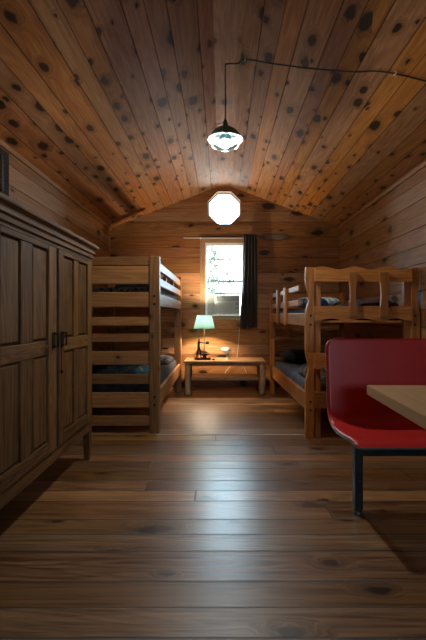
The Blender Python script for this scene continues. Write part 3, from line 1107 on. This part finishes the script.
s0, s1 = zz(328.3, LYY) - TZ, zz(315.2, LYY) - TZ
bm = bmesh.new()
lathe(bm, [(0.150, s0), (0.103, s1)], 40)
sh = from_bm('lamp_shade', bm, M['shade'], lp, True)
md = sh.modifiers.new('thick', 'SOLIDIFY')
md.thickness = 0.0025
for r, z in ((0.150, s0), (0.103, s1)):
    bm = bmesh.new()
    tube(bm, [(r * math.cos(2 * PI * k / 40), r * math.sin(2 * PI * k / 40), z) for k in range(40)], 0.0032, 6, closed=True)
    from_bm('shade_trim', bm, M['shade'], sh, True)
bm = bmesh.new()
tube(bm, [(0, 0, 0.024), (0, 0, s0 + 0.03)], 0.005, 10)
lathe(bm, [(0, s0 + 0.06), (0.016, s0 + 0.058), (0.018, s0 + 0.02), (0.008, s0 + 0.012), (0, s0 + 0.012)], 14)
for k in range(3):
    a = 2 * PI * k / 3 + 0.4
    tube(bm, [(0.012 * math.cos(a), 0.012 * math.sin(a), s0 + 0.025), (0.146 * math.cos(a), 0.146 * math.sin(a), s0 + 0.006)], 0.0016, 5)
from_bm('pole', bm, M['bronze'], lp, True)
bm = bmesh.new()
lathe(bm, [(0, 0.075), (0.014, 0.072), (0.026, 0.055), (0.030, 0.038), (0.024, 0.018), (0.013, 0.0), (0, 0.0)], 20, (0, 0, s0 + 0.061))
from_bm('bulb', bm, M['bulb_t'], lp, True)
bm = bmesh.new()
bx(bm, lam(194.8, 0)[0], lam(210.5, 0)[0], -0.07, 0.06, 0.0, 0.024, 0.006)
from_bm('base', bm, M['bronze'], lp)
# block (anvil) on the base
a0, a1 = lam(201.2, 0)[0], lam(208.2, 0)[0]
bm = bmesh.new()
prism(bm, [(a0 + 0.012, 0.024), (a1 - 0.012, 0.024), (a1 - 0.03, 0.045), (a1 - 0.025, 0.060), (a1 + 0.012, 0.074), (a1 + 0.012, 0.084), (a0, 0.084), (a0 + 0.004, 0.066), (a0 + 0.03, 0.055), (a0 + 0.03, 0.042)],
      'y', -0.062, -0.020, 0.003)
from_bm('anvil', bm, M['bronze'], lp)
# figure: one skinned surface
vs = [('pelvis', 198.9, 347.6, 0.014, -0.04), ('waist', 198.7, 345.2, 0.012, -0.04), ('chest', 198.9, 342.3, 0.018, -0.04), ('neck', 199.3, 340.4, 0.007, -0.04),
      ('head0', 199.5, 339.7, 0.0105, -0.04), ('head1', 199.7, 338.6, 0.011, -0.04),
      ('shR', 199.9, 341.9, 0.010, -0.056), ('elR', 202.6, 342.2, 0.0075, -0.062), ('haR', 205.6, 342.5, 0.006, -0.060),
      ('shL', 198.4, 342.0, 0.010, -0.024), ('elL', 198.5, 345.0, 0.0075, -0.014), ('haL', 199.9, 346.0, 0.006, -0.030),
      ('hipA', 198.6, 348.6, 0.012, -0.048), ('knA', 197.8, 352.6, 0.0095, -0.056), ('anA', 196.6, 357.2, 0.007, -0.056), ('toA', 197.6, 358.1, 0.006, -0.064),
      ('hipB', 199.4, 348.6, 0.012, -0.030), ('knB', 200.9, 352.2, 0.0095, -0.026), ('anB', 201.0, 357.0, 0.007, -0.020), ('toB', 202.3, 358.0, 0.006, -0.024)]
ix = {v[0]: i for i, v in enumerate(vs)}
ed = [('pelvis', 'waist'), ('waist', 'chest'), ('chest', 'neck'), ('neck', 'head0'), ('head0', 'head1'), ('chest', 'shR'), ('shR', 'elR'), ('elR', 'haR'), ('chest', 'shL'), ('shL', 'elL'),
      ('elL', 'haL'), ('pelvis', 'hipA'), ('hipA', 'knA'), ('knA', 'anA'), ('anA', 'toA'), ('pelvis', 'hipB'), ('hipB', 'knB'), ('knB', 'anB'), ('anB', 'toB')]
me = bpy.data.meshes.new('figurine')


def figpt(v):
    x, z = lam(v[1], v[2])
    return (x, v[4], max(z, 0.030))


me.from_pydata([figpt(v) for v in vs], [(ix[a], ix[b]) for a, b in ed], [])
fig = link('figurine', me, M['bronze'], lp)
md = fig.modifiers.new('skin', 'SKIN')
md.use_smooth_shade = True
sv = me.skin_vertices[0].data if me.skin_vertices else None
if sv is None:
    fig.data.attributes  # ensure data exists
for i, v in enumerate(vs):
    if sv:
        sv[i].radius = (v[3] * 1.2, v[3] * 1.2)
        sv[i].use_root = v[0] == 'pelvis'
fig.modifiers.new('sub', 'SUBSURF').render_levels = 2
# hammer in the outstretched hand
hx, hz = lam(205.6, 342.5)
bm = bmesh.new()
tube(bm, [(hx - 0.02, -0.060, hz - 0.001), (hx + 0.02, -0.060, hz)], 0.004, 8)
lathe(bm, [(0, 0.026), (0.016, 0.022), (0.026, 0.010), (0.027, -0.008), (0.017, -0.021), (0, -0.025)], 14, (hx + 0.028, -0.060, hz))
from_bm('hammer', bm, M['bronze'], fig, True)

# small things on the bench
q = xx(213.7, 5.58)
tr = empty('trinket', (q, 5.58, TZ), label='tiny dark red knob with a wire loop on the bench, just right of the lamp', cat='trinket')
bm = bmesh.new()
lathe(bm, [(0, 0), (0.014, 0.002), (0.018, 0.010), (0.014, 0.020), (0, 0.024)], 16)
from_bm('knob', bm, M['garnet'], tr, True)
bm = bmesh.new()
tube(bm, spline([(-0.035, 0, 0.0015), (-0.040, 0.004, 0.03), (-0.018, 0.004, 0.055), (0.002, 0, 0.040), (0.0, 0, 0.022)], 6), 0.0015, 6)
from_bm('wire_loop', bm, M['iron'], tr, True)

wY = 5.74
gd = empty('desk_gadget', (xx(227.6, wY), wY, TZ), label='small white tilted-head gadget on a blue-grey stand, on the bench below the curtain', cat='gadget')  # unidentified small white object with a tilted head
bm = bmesh.new()
lathe(bm, [(0, 0.0), (0.030, 0.0), (0.030, 0.008), (0.016, 0.018), (0.012, 0.034), (0, 0.034)], 20)
from_bm('foot', bm, M['white'], gd, True)
bm = bmesh.new()
lathe(bm, [(0, 0.034), (0.020, 0.034), (0.023, 0.06), (0.022, 0.088), (0, 0.09)], 18)
from_bm('stand', bm, M['grey'], gd, True)
bm = bmesh.new()
lathe(bm, [(0, -0.048), (0.026, -0.046), (0.044, -0.028), (0.050, 0.0), (0.044, 0.030), (0.030, 0.062), (0.016, 0.088), (0, 0.094)], 24)
for v in bm.verts:
    v.co = Matrix.Rotation(math.radians(-72), 3, 'Y') @ Vector((v.co.x, v.co.y * 0.8, v.co.z)) + Vector((-0.004, 0, 0.118))
from_bm('head', bm, M['white'], gd, True)

# ------------------------------------------------------------------ air conditioner in the window
ax0, ax1 = xx(205.8, 6.05), xx(240.2, 6.05)
az0, az1 = 1.0765, zz(294.5, 6.05)
bx0, bx1 = xx(214.6, 6.03), xx(240.0, 6.03)
ac = empty('air_conditioner', ((bx0 + bx1) / 2, YB, az0), label='white window air conditioner with a pleated side panel, in the bottom of the sash window', cat='air conditioner')
ox, oz = ac.location.x, az0
AY = -0.085


def acb(name, x0, x1, y0, y1, z0, z1, m, parent=ac, bev=0.003):
    return box(name, x0 - ox, x1 - ox, y0, y1, z0 - oz, z1 - oz, M[m], parent, bev)


acb('housing', bx0, bx1, AY + 0.004, 0.30, az0 + 0.022, az1 - 0.004, 'acwhite', bev=0.010)
fc = acb('front_panel', bx0 + 0.004, bx1 - 0.004, AY - 0.012, AY + 0.003, az0 + 0.028, az1 - 0.010, 'acwhite', bev=0.006)
hh = az1 - az0
gz0, gz1 = az0 + hh * 0.70, az0 + hh * 0.92
v = acb('vent', bx0 + 0.02, bx1 - 0.02, AY - 0.0145, AY - 0.0125, gz0, gz1, 'acdark', fc, 0.0)
bm = bmesh.new()
for k in range(7):
    z = gz0 + (gz1 - gz0) * (k + 0.5) / 7
    bx(bm, bx0 + 0.022 - ox, bx1 - 0.022 - ox, AY - 0.022, AY - 0.0147, z - 0.0022 - oz, z + 0.0022 - oz, 0)
from_bm('louvre_slats', bm, M['acgrey'], fc)
fg = acb('filter_grille', bx0 + 0.02, bx1 - 0.085, AY - 0.0175, AY - 0.0125, az0 + hh * 0.17, az0 + hh * 0.66, 'acgrey', fc, 0.002)
bm = bmesh.new()
for k in range(12):
    z = az0 + hh * (0.19 + 0.45 * k / 11)
    bx(bm, bx0 + 0.025 - ox, bx1 - 0.09 - ox, AY - 0.0205, AY - 0.0177, z - 0.003 - oz, z + 0.003 - oz, 0)
from_bm('grille_slats', bm, M['acwhite'], fg)
acb('control_panel', bx1 - 0.075, bx1 - 0.02, AY - 0.0155, AY - 0.0125, az0 + hh * 0.17, az0 + hh * 0.66, 'grey', fc, 0.002)
for zf in (0.28, 0.48):
    bm = bmesh.new()
    tube(bm, [(bx1 - 0.048 - ox, AY - 0.0157, hh * zf), (bx1 - 0.048 - ox, AY - 0.030, hh * zf)], 0.013, 16)
    from_bm('dial', bm, M['acwhite'], fc, True)
bm = bmesh.new()
n = 9
px0, px1 = WX0 + FR + 0.002, bx0 - 0.001
out = [(px0 + (px1 - px0) * i / (2 * n) - ox, (0.018 if i % 2 else 0.026)) for i in range(2 * n + 1)]
out += [(x, y + 0.003) for x, y in out[::-1]]
prism(bm, out, 'z', 0.022, hh - 0.004)
from_bm('side_panel', bm, M['acwhite'], ac)
acb('mounting_rail', WX0 + FR, WX1 - FR, -0.0, 0.05, az0 - 0.0, az0 + 0.021, 'acwhite')
# its cable drops behind the curtain hem to the bench and on down the wall
bm = bmesh.new()
kx = xx(240, 6.05)
tube(bm, spline([(kx - ox, 0.0, 0.06), (kx + 0.012 - ox, -0.05, 0.02), (xx(239.6, 6.08) - ox, -0.055, zz(327, 6.08) - oz), (xx(238.3, 6.08) - ox, -0.055, zz(345, 6.08) - oz),
                 (xx(237.2, 6.06) - ox, -0.07, zz(356, 6.06) - oz), (xx(236, 6.10) - ox, -0.040, 0.43 - oz), (xx(244, 6.1) - ox, -0.03, 0.30 - oz), (xx(247, 6.1) - ox, -0.03, 0.19 - oz)], 8), 0.0042, 8)
from_bm('power_cord', bm, M['cord_white'], ac, True)
# lamp cable under the bench
bm = bmesh.new()
tube(bm, spline([(xx(236, 6.08), 6.09, 0.40), (xx(233, 6.08), 6.10, 0.36), (xx(227, 6.08), 6.10, 0.27), (xx(224.5, 6.08), 6.10, 0.20)], 8), 0.0042, 8)
o = from_bm('extension_cord', bm, M['cord_white'], None, True)
tag(o, 'pale extension cord slanting down the wall beneath the log bench', 'cord')

# ------------------------------------------------------------------ curtain and rod
RY = 6.075
rd = empty('curtain_rod', (xx(215, RY), RY, zz(238.0, RY)), label='thin white curtain rod with a bent end bracket above the sash window', cat='curtain rod')
r0 = rd.location
bm = bmesh.new()
tube(bm, [(xx(183.5, RY) - r0.x, 0, 0), (xx(257.5, RY) - r0.x, 0, 0)], 0.007, 12)
from_bm('rod', bm, M['white'], rd, True)
for x in (200.3, 255.0):
    bm = bmesh.new()
    X = xx(x, RY) - r0.x
    bx(bm, X - 0.008, X + 0.008, -0.012, 0.012, -0.012, 0.010, 0.002)
    bx(bm, X - 0.008, X + 0.008, 0.010, YB - RY, -0.01, 0.008, 0.001)
    bx(bm, X - 0.008, X + 0.008, YB - RY - 0.006, YB - RY, -0.085, 0.010, 0.001)
    from_bm('bracket', bm, M['white'], rd)
bm = bmesh.new()
nu, nv = 72, 40
grid = []
cz0, cz1 = zz(327.8, 6.03), zz(234.8, RY)
for j in range(nv + 1):
    t = j / nv                       # 0 at the top
    z = cz1 + (cz0 - cz1) * t
    xa = xx(243.6, RY) + (xx(239.4, 6.03) - xx(243.6, RY)) * (t ** 1.5)
    xb = xx(256.6, RY) + (xx(257.6, 6.03) - xx(256.6, RY)) * t
    row = []
    for i in range(nu + 1):
        u = i / nu
        amp = 0.012 + 0.018 * min(1, t * 2)
        y = RY - 0.024 - 0.028 * t + amp * math.sin(u * 2 * PI * 4.2 + 0.5 * t + 0.6) + 0.006 * math.sin(u * 23 + 3 * t)
        row.append(bm.verts.new((xa + (xb - xa) * u, min(y, RY - 0.009 if t < 0.05 else 6.10), z)))
    grid.append(row)
for j in range(nv):
    for i in range(nu):
        bm.faces.new((grid[j][i], grid[j][i + 1], grid[j + 1][i + 1], grid[j + 1][i]))
cu = from_bm('curtain', bm, M['curtain'], None, True)
md = cu.modifiers.new('thick', 'SOLIDIFY')
md.thickness = 0.003
tag(cu, 'long dark brown curtain hanging from the rod at one side of the sash window', 'curtain')

# ------------------------------------------------------------------ pendant lamp and its swagged cable
PY = 3.08
pX = xx(225.3, PY)
zrim = zz(138.8, PY)
pn = empty('pendant_lamp', (pX, PY, zrim), label='lit teal-enamel pendant lamp with a glass bowl hanging from a black cable under the ridge', cat='lamp')
RR = 17.1 / F * PY
bm = bmesh.new()
lathe(bm, [(0.024, 0.090), (0.034, 0.086), (0.060, 0.076), (0.088, 0.056), (0.112, 0.028), (RR, -0.004), (RR + 0.003, -0.008)], 48)
shd = from_bm('lamp_shade', bm, M['teal'], pn, True)
bm = bmesh.new()
lathe(bm, [(0.022, 0.086), (0.034, 0.082), (0.060, 0.071), (0.087, 0.052), (0.110, 0.025), (RR - 0.003, -0.007), (RR + 0.003, -0.0085)], 48)
from_bm('reflector', bm, M['reflector'], shd, True)
bm = bmesh.new()
lathe(bm, [(0, 0.150), (0.006, 0.150), (0.010, 0.142), (0.015, 0.134), (0.019, 0.110), (0.025, 0.094), (0.025, 0.060), (0, 0.060)], 24)
tube(bm, [(-0.012, 0, 0.122), (-0.042, -0.004, 0.116), (-0.058, -0.004, 0.112)], [0.0035, 0.0035, 0.006], 8)
from_bm('lamp_holder', bm, M['teal'], pn, True)
bm = bmesh.new()
lathe(bm, [(0, 0.059), (0.020, 0.058), (0.026, 0.040), (0.040, 0.020), (0.054, -0.018), (0.052, -0.0215), (0.040, -0.022), (0, -0.020)], 28)
from_bm('bulb_cup', bm, M['teal'], pn, True)
bm = bmesh.new()
lathe(bm, [(0, -0.0205), (0.034, -0.0245), (0.036, -0.036), (0.031, -0.054), (0.016, -0.067), (0, -0.070)], 24)
from_bm('bulb', bm, M['bulb_p'], pn, True)
bm = bmesh.new()
lathe(bm, [(0.112, -0.006), (0.111, -0.022), (0.102, -0.045), (0.082, -0.064), (0.052, -0.078), (0.02, -0.083), (0, -0.084)], 40)
gb = from_bm('glass_bowl', bm, M['clear'], pn, True)
# wire guard round the bowl
for k in range(6):
    a = PI * k / 6
for z, r in ((-0.010, 0.1165), (-0.050, 0.102)):
    bm = bmesh.new()
    tube(bm, [(r * math.cos(2 * PI * i / 36), r * math.sin(2 * PI * i / 36), z) for i in range(36)], 0.0025, 6, closed=True)
    from_bm('guard_ring', bm, M['reflector'], gb, True)


def cp(x, y):
    """Point on the right-hand slope of the ceiling that is seen at (x, y)."""
    a, b = (x - VX) / F, (VY - y) / F
    Y = (RZ + SR * RX - CH) / (b + SR * a)
    return Vector((a * Y, Y, CH + b * Y))


c1, c2 = cp(245, 57.6), cp(394.7, 71.5)
c3 = Vector((XR - 0.02, c2.y - 0.10, roof(XR - 0.02) - 0.012))
top = Vector((pX, PY, zz(65, PY)))
k0 = pn.location
pts = [(0, 0, 0.148), (0, 0, 0.30), tuple(top - k0 - Vector((0, 0, 0.02)))]
bm = bmesh.new()
dv = Vector((0, 0, -0.014))
seg = [Vector((0, 0, 0.148)), Vector((0, 0, 0.25)), top - k0 - Vector((0, 0, 0.03)), top - k0 + Vector((0.012, -0.004, 0.004))]
seg += [c1 - k0 + dv - Vector((0.05, -0.03, 0.012)), c1 - k0 + dv]
for t in (0.25, 0.5, 0.75):
    seg.append(c1.lerp(c2, t) - k0 + dv + Vector((0, 0, -0.02 * math.sin(PI * t))))
seg += [c2 - k0 + dv, c3 - k0]
tube(bm, spline(seg, 8), 0.0048, 8)
from_bm('cable', bm, M['cord_black'], pn, True)
for c in (c1, c2):
    bm = bmesh.new()
    p = c - k0
    tube(bm, spline([p + Vector((0, 0, 0.004)), p + Vector((0.004, -0.012, -0.010)), p + Vector((0, -0.006, -0.024)), p + Vector((-0.004, 0.008, -0.018))], 6), 0.0042, 8)
    from_bm('cable_hook', bm, M['white'], pn, True)

# ------------------------------------------------------------------ red moulded bench seat
SX0, SX1 = 0.640, 1.745
st = empty('booth_bench', ((SX0 + SX1) / 2, 2.22, 0), label='red moulded bench seat on black steel legs, behind the pale wood table', cat='bench')
sx, sy = st.location.x, st.location.y
prof = spline([(2.475, 0.955), (2.462, 0.80), (2.447, 0.66), (2.432, 0.56), (2.405, 0.492), (2.345, 0.452), (2.25, 0.440), (2.14, 0.446), (2.05, 0.456), (2.00, 0.453), (1.972, 0.438)], 7)
ln = [0.0]
for a, b in zip(prof, prof[1:]):
    ln.append(ln[-1] + (Vector(b) - Vector(a)).length)
TOT = ln[-1]
bm = bmesh.new()
nu = 44
grid = []
for (y, z), s in zip([(p[0], p[1]) for p in prof], ln):
    def cut(d, r): return 0.0 if d >= r else r - math.sqrt(max(0.0, r * r - (r - d) ** 2))
    c = cut(s, 0.055) + cut(TOT - s, 0.022)
    # the shell narrows a touch towards the front edge
    w = 0.020 * max(0.0, (s - 0.5) / (TOT - 0.5))
    a, b = SX0 + c + w - sx, SX1 - c - w - sx
    row = []
    for i in range(nu + 1):
        u = i / nu
        row.append(bm.verts.new((a + (b - a) * u, y - sy, z)))
    grid.append(row)
for A, B in zip(grid, grid[1:]):
    for i in range(nu):
        bm.faces.new((A[i], B[i], B[i + 1], A[i + 1]))
sh = from_bm('seat_shell', bm, [M['red'], M['redge']], st, True)
md = sh.modifiers.new('thick', 'SOLIDIFY')
md.thickness = 0.016
md.offset = -1.0
md.material_offset_rim = 1
for x0 in (0.735, 1.565):
    lg = box('leg', x0 - sx, x0 + 0.044 - sx, 2.20 - sy, 2.255 - sy, 0.028, 0.412, M['blackmetal'], st, 0.005)
    bm = bmesh.new()
    lathe(bm, [(0, 0), (0.024, 0.0), (0.027, 0.006), (0.024, 0.016), (0.010, 0.020), (0.010, 0.029), (0, 0.029)], 18, (x0 + 0.022 - sx, 2.2275 - sy, 0))
    from_bm('glide', bm, M['glide'], lg, True)
    box('seat_bracket', x0 + 0.002 - sx, x0 + 0.042 - sx, 2.03 - sy, 2.42 - sy, 0.4125, 0.4175, M['blackmetal'], st, 0.001)
box('cross_beam', 0.7795 - sx, 1.563 - sx, 2.205 - sy, 2.25 - sy, 0.325, 0.385, M['blackmetal'], st, 0.004)

# ------------------------------------------------------------------ table
tb = empty('table', (1.228, 1.62, 0), label='table with a pale oak-laminate top, in front of the red bench seat', cat='table')
bm = bmesh.new()
hw, y0, y1 = 0.50, -0.42, 0.42
rr_ = 0.012
corners = [(-hw, y1), (-hw, y0), (hw, y0), (hw, y1)]
outl = []
for (x, y), (a0, a1) in zip(corners, ((90, 180), (180, 270), (270, 360), (0, 90))):
    cx_, cy_ = x + (rr_ if x < 0 else -rr_), y + (-rr_ if y > 0 else rr_)
    for k in range(6):
        a = math.radians(a0 + (a1 - a0) * k / 5)
        outl.append((cx_ + rr_ * math.cos(a), cy_ + rr_ * math.sin(a)))
th = math.radians(-2.0)


def rot(p): return (p[0] * math.cos(th) - p[1] * math.sin(th), p[0] * math.sin(th) + p[1] * math.cos(th))


outl = [rot(p) for p in outl]
prism(bm, outl, 'z', 0.697, 0.742, 0.003)
from_bm('table_top', bm, [M['laminate']], tb)
bm = bmesh.new()
lathe(bm, [(0, 0.012), (0.036, 0.012), (0.036, 0.69), (0, 0.69)], 24, (0.05, -0.02, 0))
from_bm('pedestal', bm, M['blackmetal'], tb, True)
box('top_plate', -0.16, 0.26, -0.18, 0.14, 0.690, 0.6968, M['blackmetal'], tb, 0.001)
bm = bmesh.new()
bx(bm, -0.20, 0.30, -0.05, 0.01, 0.0, 0.03, 0.006)
bx(bm, 0.02, 0.08, -0.27, -0.05, 0.0, 0.03, 0.006)
bx(bm, 0.02, 0.08, 0.01, 0.23, 0.0, 0.03, 0.006)
from_bm('base', bm, M['blackmetal'], tb)

# ------------------------------------------------------------------ outside
gr = box('ground', -45, 45, -2.0, 60, -0.75, -0.55, M['bounce_ground'], bev=0)  # unseen ground, made pale to bounce daylight up to the ceiling
gr['kind'] = 'structure'
gr = box('ground', -45, 45, -40, -2.001, -0.75, -0.55, M['dimming_ground'], bev=0)     # unseen front ground, made dark to keep bounced light off the ceiling
gr['kind'] = 'structure'


def tree(x, y, h, crown, seed, label):
    rnd = random.Random(seed)
    t = empty('tree', (x, y, -0.55), label=label, cat='tree')
    bm = bmesh.new()
    pts = [(0.12 * math.sin(3 * k / 8 + seed), 0.1 * math.cos(2 * k / 8), h * k / 8) for k in range(9)]
    tube(bm, pts, [0.16 * (1 - 0.09 * k) for k in range(9)], 10)
    for k in range(9):
        b = Vector(pts[3 + k % 5])
        a = rnd.random() * 2 * PI
        e = b + Vector((math.cos(a) * crown * 0.8, math.sin(a) * crown * 0.8, 0.5 + rnd.random()))
        tube(bm, [b, b.lerp(e, 0.5) + Vector((0, 0, 0.1)), e], [0.05, 0.035, 0.012], 6)
    from_bm('trunk', bm, M['bark'], t, True)
    bm = bmesh.new()
    for k in range(5200):
        c = Vector((rnd.gauss(0, 1), rnd.gauss(0, 1), rnd.gauss(0, 1))).normalized() * (rnd.random() ** 0.45)
        p = Vector((c.x * crown, c.y * crown, h * 0.72 + c.z * h * 0.42))
        if mnoise.noise(p * 1.7 + Vector((seed, 0, 0))) < -0.02:
            continue
        s = 0.05 + 0.06 * rnd.random()
        R = Matrix.Rotation(rnd.random() * 6.3, 3, 'Z') @ Matrix.Rotation(rnd.gauss(0, 0.9), 3, 'X')
        q = [p + R @ Vector(v) * s for v in ((0, -1.1, 0), (0.5, 0, 0.12), (0, 1.1, 0), (-0.5, 0, 0.12))]
        bm.faces.new([bm.verts.new(v) for v in q])
    from_bm('foliage', bm, M['leaf'], t)
    return t


tree(-1.0, 12.5, 4.0, 1.55, 3, 'leafy tree outside, filling part of the sash window above the air conditioner')

# ------------------------------------------------------------------ light
W = bpy.data.worlds.new('sky')
S.world = W
W.use_nodes = True
nt = W.node_tree
nt.nodes.clear()
wo = nt.nodes.new('ShaderNodeOutputWorld')
bg = nt.nodes.new('ShaderNodeBackground')
tc = nt.nodes.new('ShaderNodeTexCoord')
sp = nt.nodes.new('ShaderNodeSeparateXYZ')
rp = nt.nodes.new('ShaderNodeValToRGB')
mr = nt.nodes.new('ShaderNodeMapRange')
mr.inputs['From Min'].default_value = -1
nt.links.new(tc.outputs['Generated'], sp.inputs[0])
nt.links.new(sp.outputs[2], mr.inputs['Value'])
nt.links.new(mr.outputs[0], rp.inputs[0])
nt.links.new(rp.outputs[0], bg.inputs[0])
nt.links.new(bg.outputs[0], wo.inputs[0])
rp.color_ramp.elements[0].position = 0.48
rp.color_ramp.elements[0].color = (0.35, 0.36, 0.33, 1)
rp.color_ramp.elements[1].position = 0.56
rp.color_ramp.elements[1].color = (0.62, 0.87, 1.0, 1)
e = rp.color_ramp.elements.new(1.0)
e.color = (0.55, 0.80, 1.0, 1)
bg.inputs[1].default_value = 17.0


sl = bpy.data.lights.new('sun', 'SUN')
sl.energy = 45.0
sl.angle = math.radians(0.6)
sl.color = (1.0, 0.95, 0.87)
so = bpy.data.objects.new('sun', sl)
so.rotation_euler = (math.radians(6), math.radians(38), 0)     # high, from the side that has no window
COL.objects.link(so)


def portal(name, loc, rot, w, h):
    la = bpy.data.lights.new(name, 'AREA')
    la.shape = 'RECTANGLE'
    la.size, la.size_y = w, h
    la.cycles.is_portal = True
    o = bpy.data.objects.new(name, la)
    o.location = loc
    o.rotation_euler = rot
    COL.objects.link(o)


portal('window_portal', ((WX0 + WX1) / 2, YB + 0.13, 1.82), (-PI / 2, 0, 0), 0.56, 0.76)
portal('window_portal', (OC[0], YB + 0.13, OC[1]), (-PI / 2, 0, 0), 0.52, 0.52)
portal('window_portal', ((FW[0] + FW[1]) / 2, YF - 0.13, (FW[2] + FW[3]) / 2), (PI / 2, 0, 0), FW[1] - FW[0], FW[3] - FW[2])
portal('window_portal', (XL - 0.13, (LW[0] + LW[1]) / 2, (LW[2] + LW[3]) / 2), (0, -PI / 2, 0), 0.33, 0.44)

# ------------------------------------------------------------------ camera and colour
cd = bpy.data.cameras.new('camera')
cd.sensor_fit = 'AUTO'
cd.sensor_width = 36.0
cd.lens = F / 640.0 * 36.0
cd.shift_x = (213.0 - VX) / 640.0
cd.shift_y = -(320.0 - VY) / 640.0
cd.clip_start = 0.02
cam = bpy.data.objects.new('camera', cd)
cam.location = (0, 0, CH)
cam.rotation_euler = (PI / 2, 0, 0)
COL.objects.link(cam)
S.camera = cam
S.view_settings.view_transform = 'Standard'
S.view_settings.look = 'None'
S.view_settings.gamma = 1.0
S.view_settings.use_curve_mapping = False
S.view_settings.exposure = 0.0
S.cycles.max_bounces = 10
S.cycles.diffuse_bounces = 6
S.cycles.transparent_max_bounces = 16
S.cycles.sample_clamp_indirect = 8.0
S.cycles.use_denoising = True
S.cycles.caustics_reflective = False
S.cycles.caustics_refractive = False
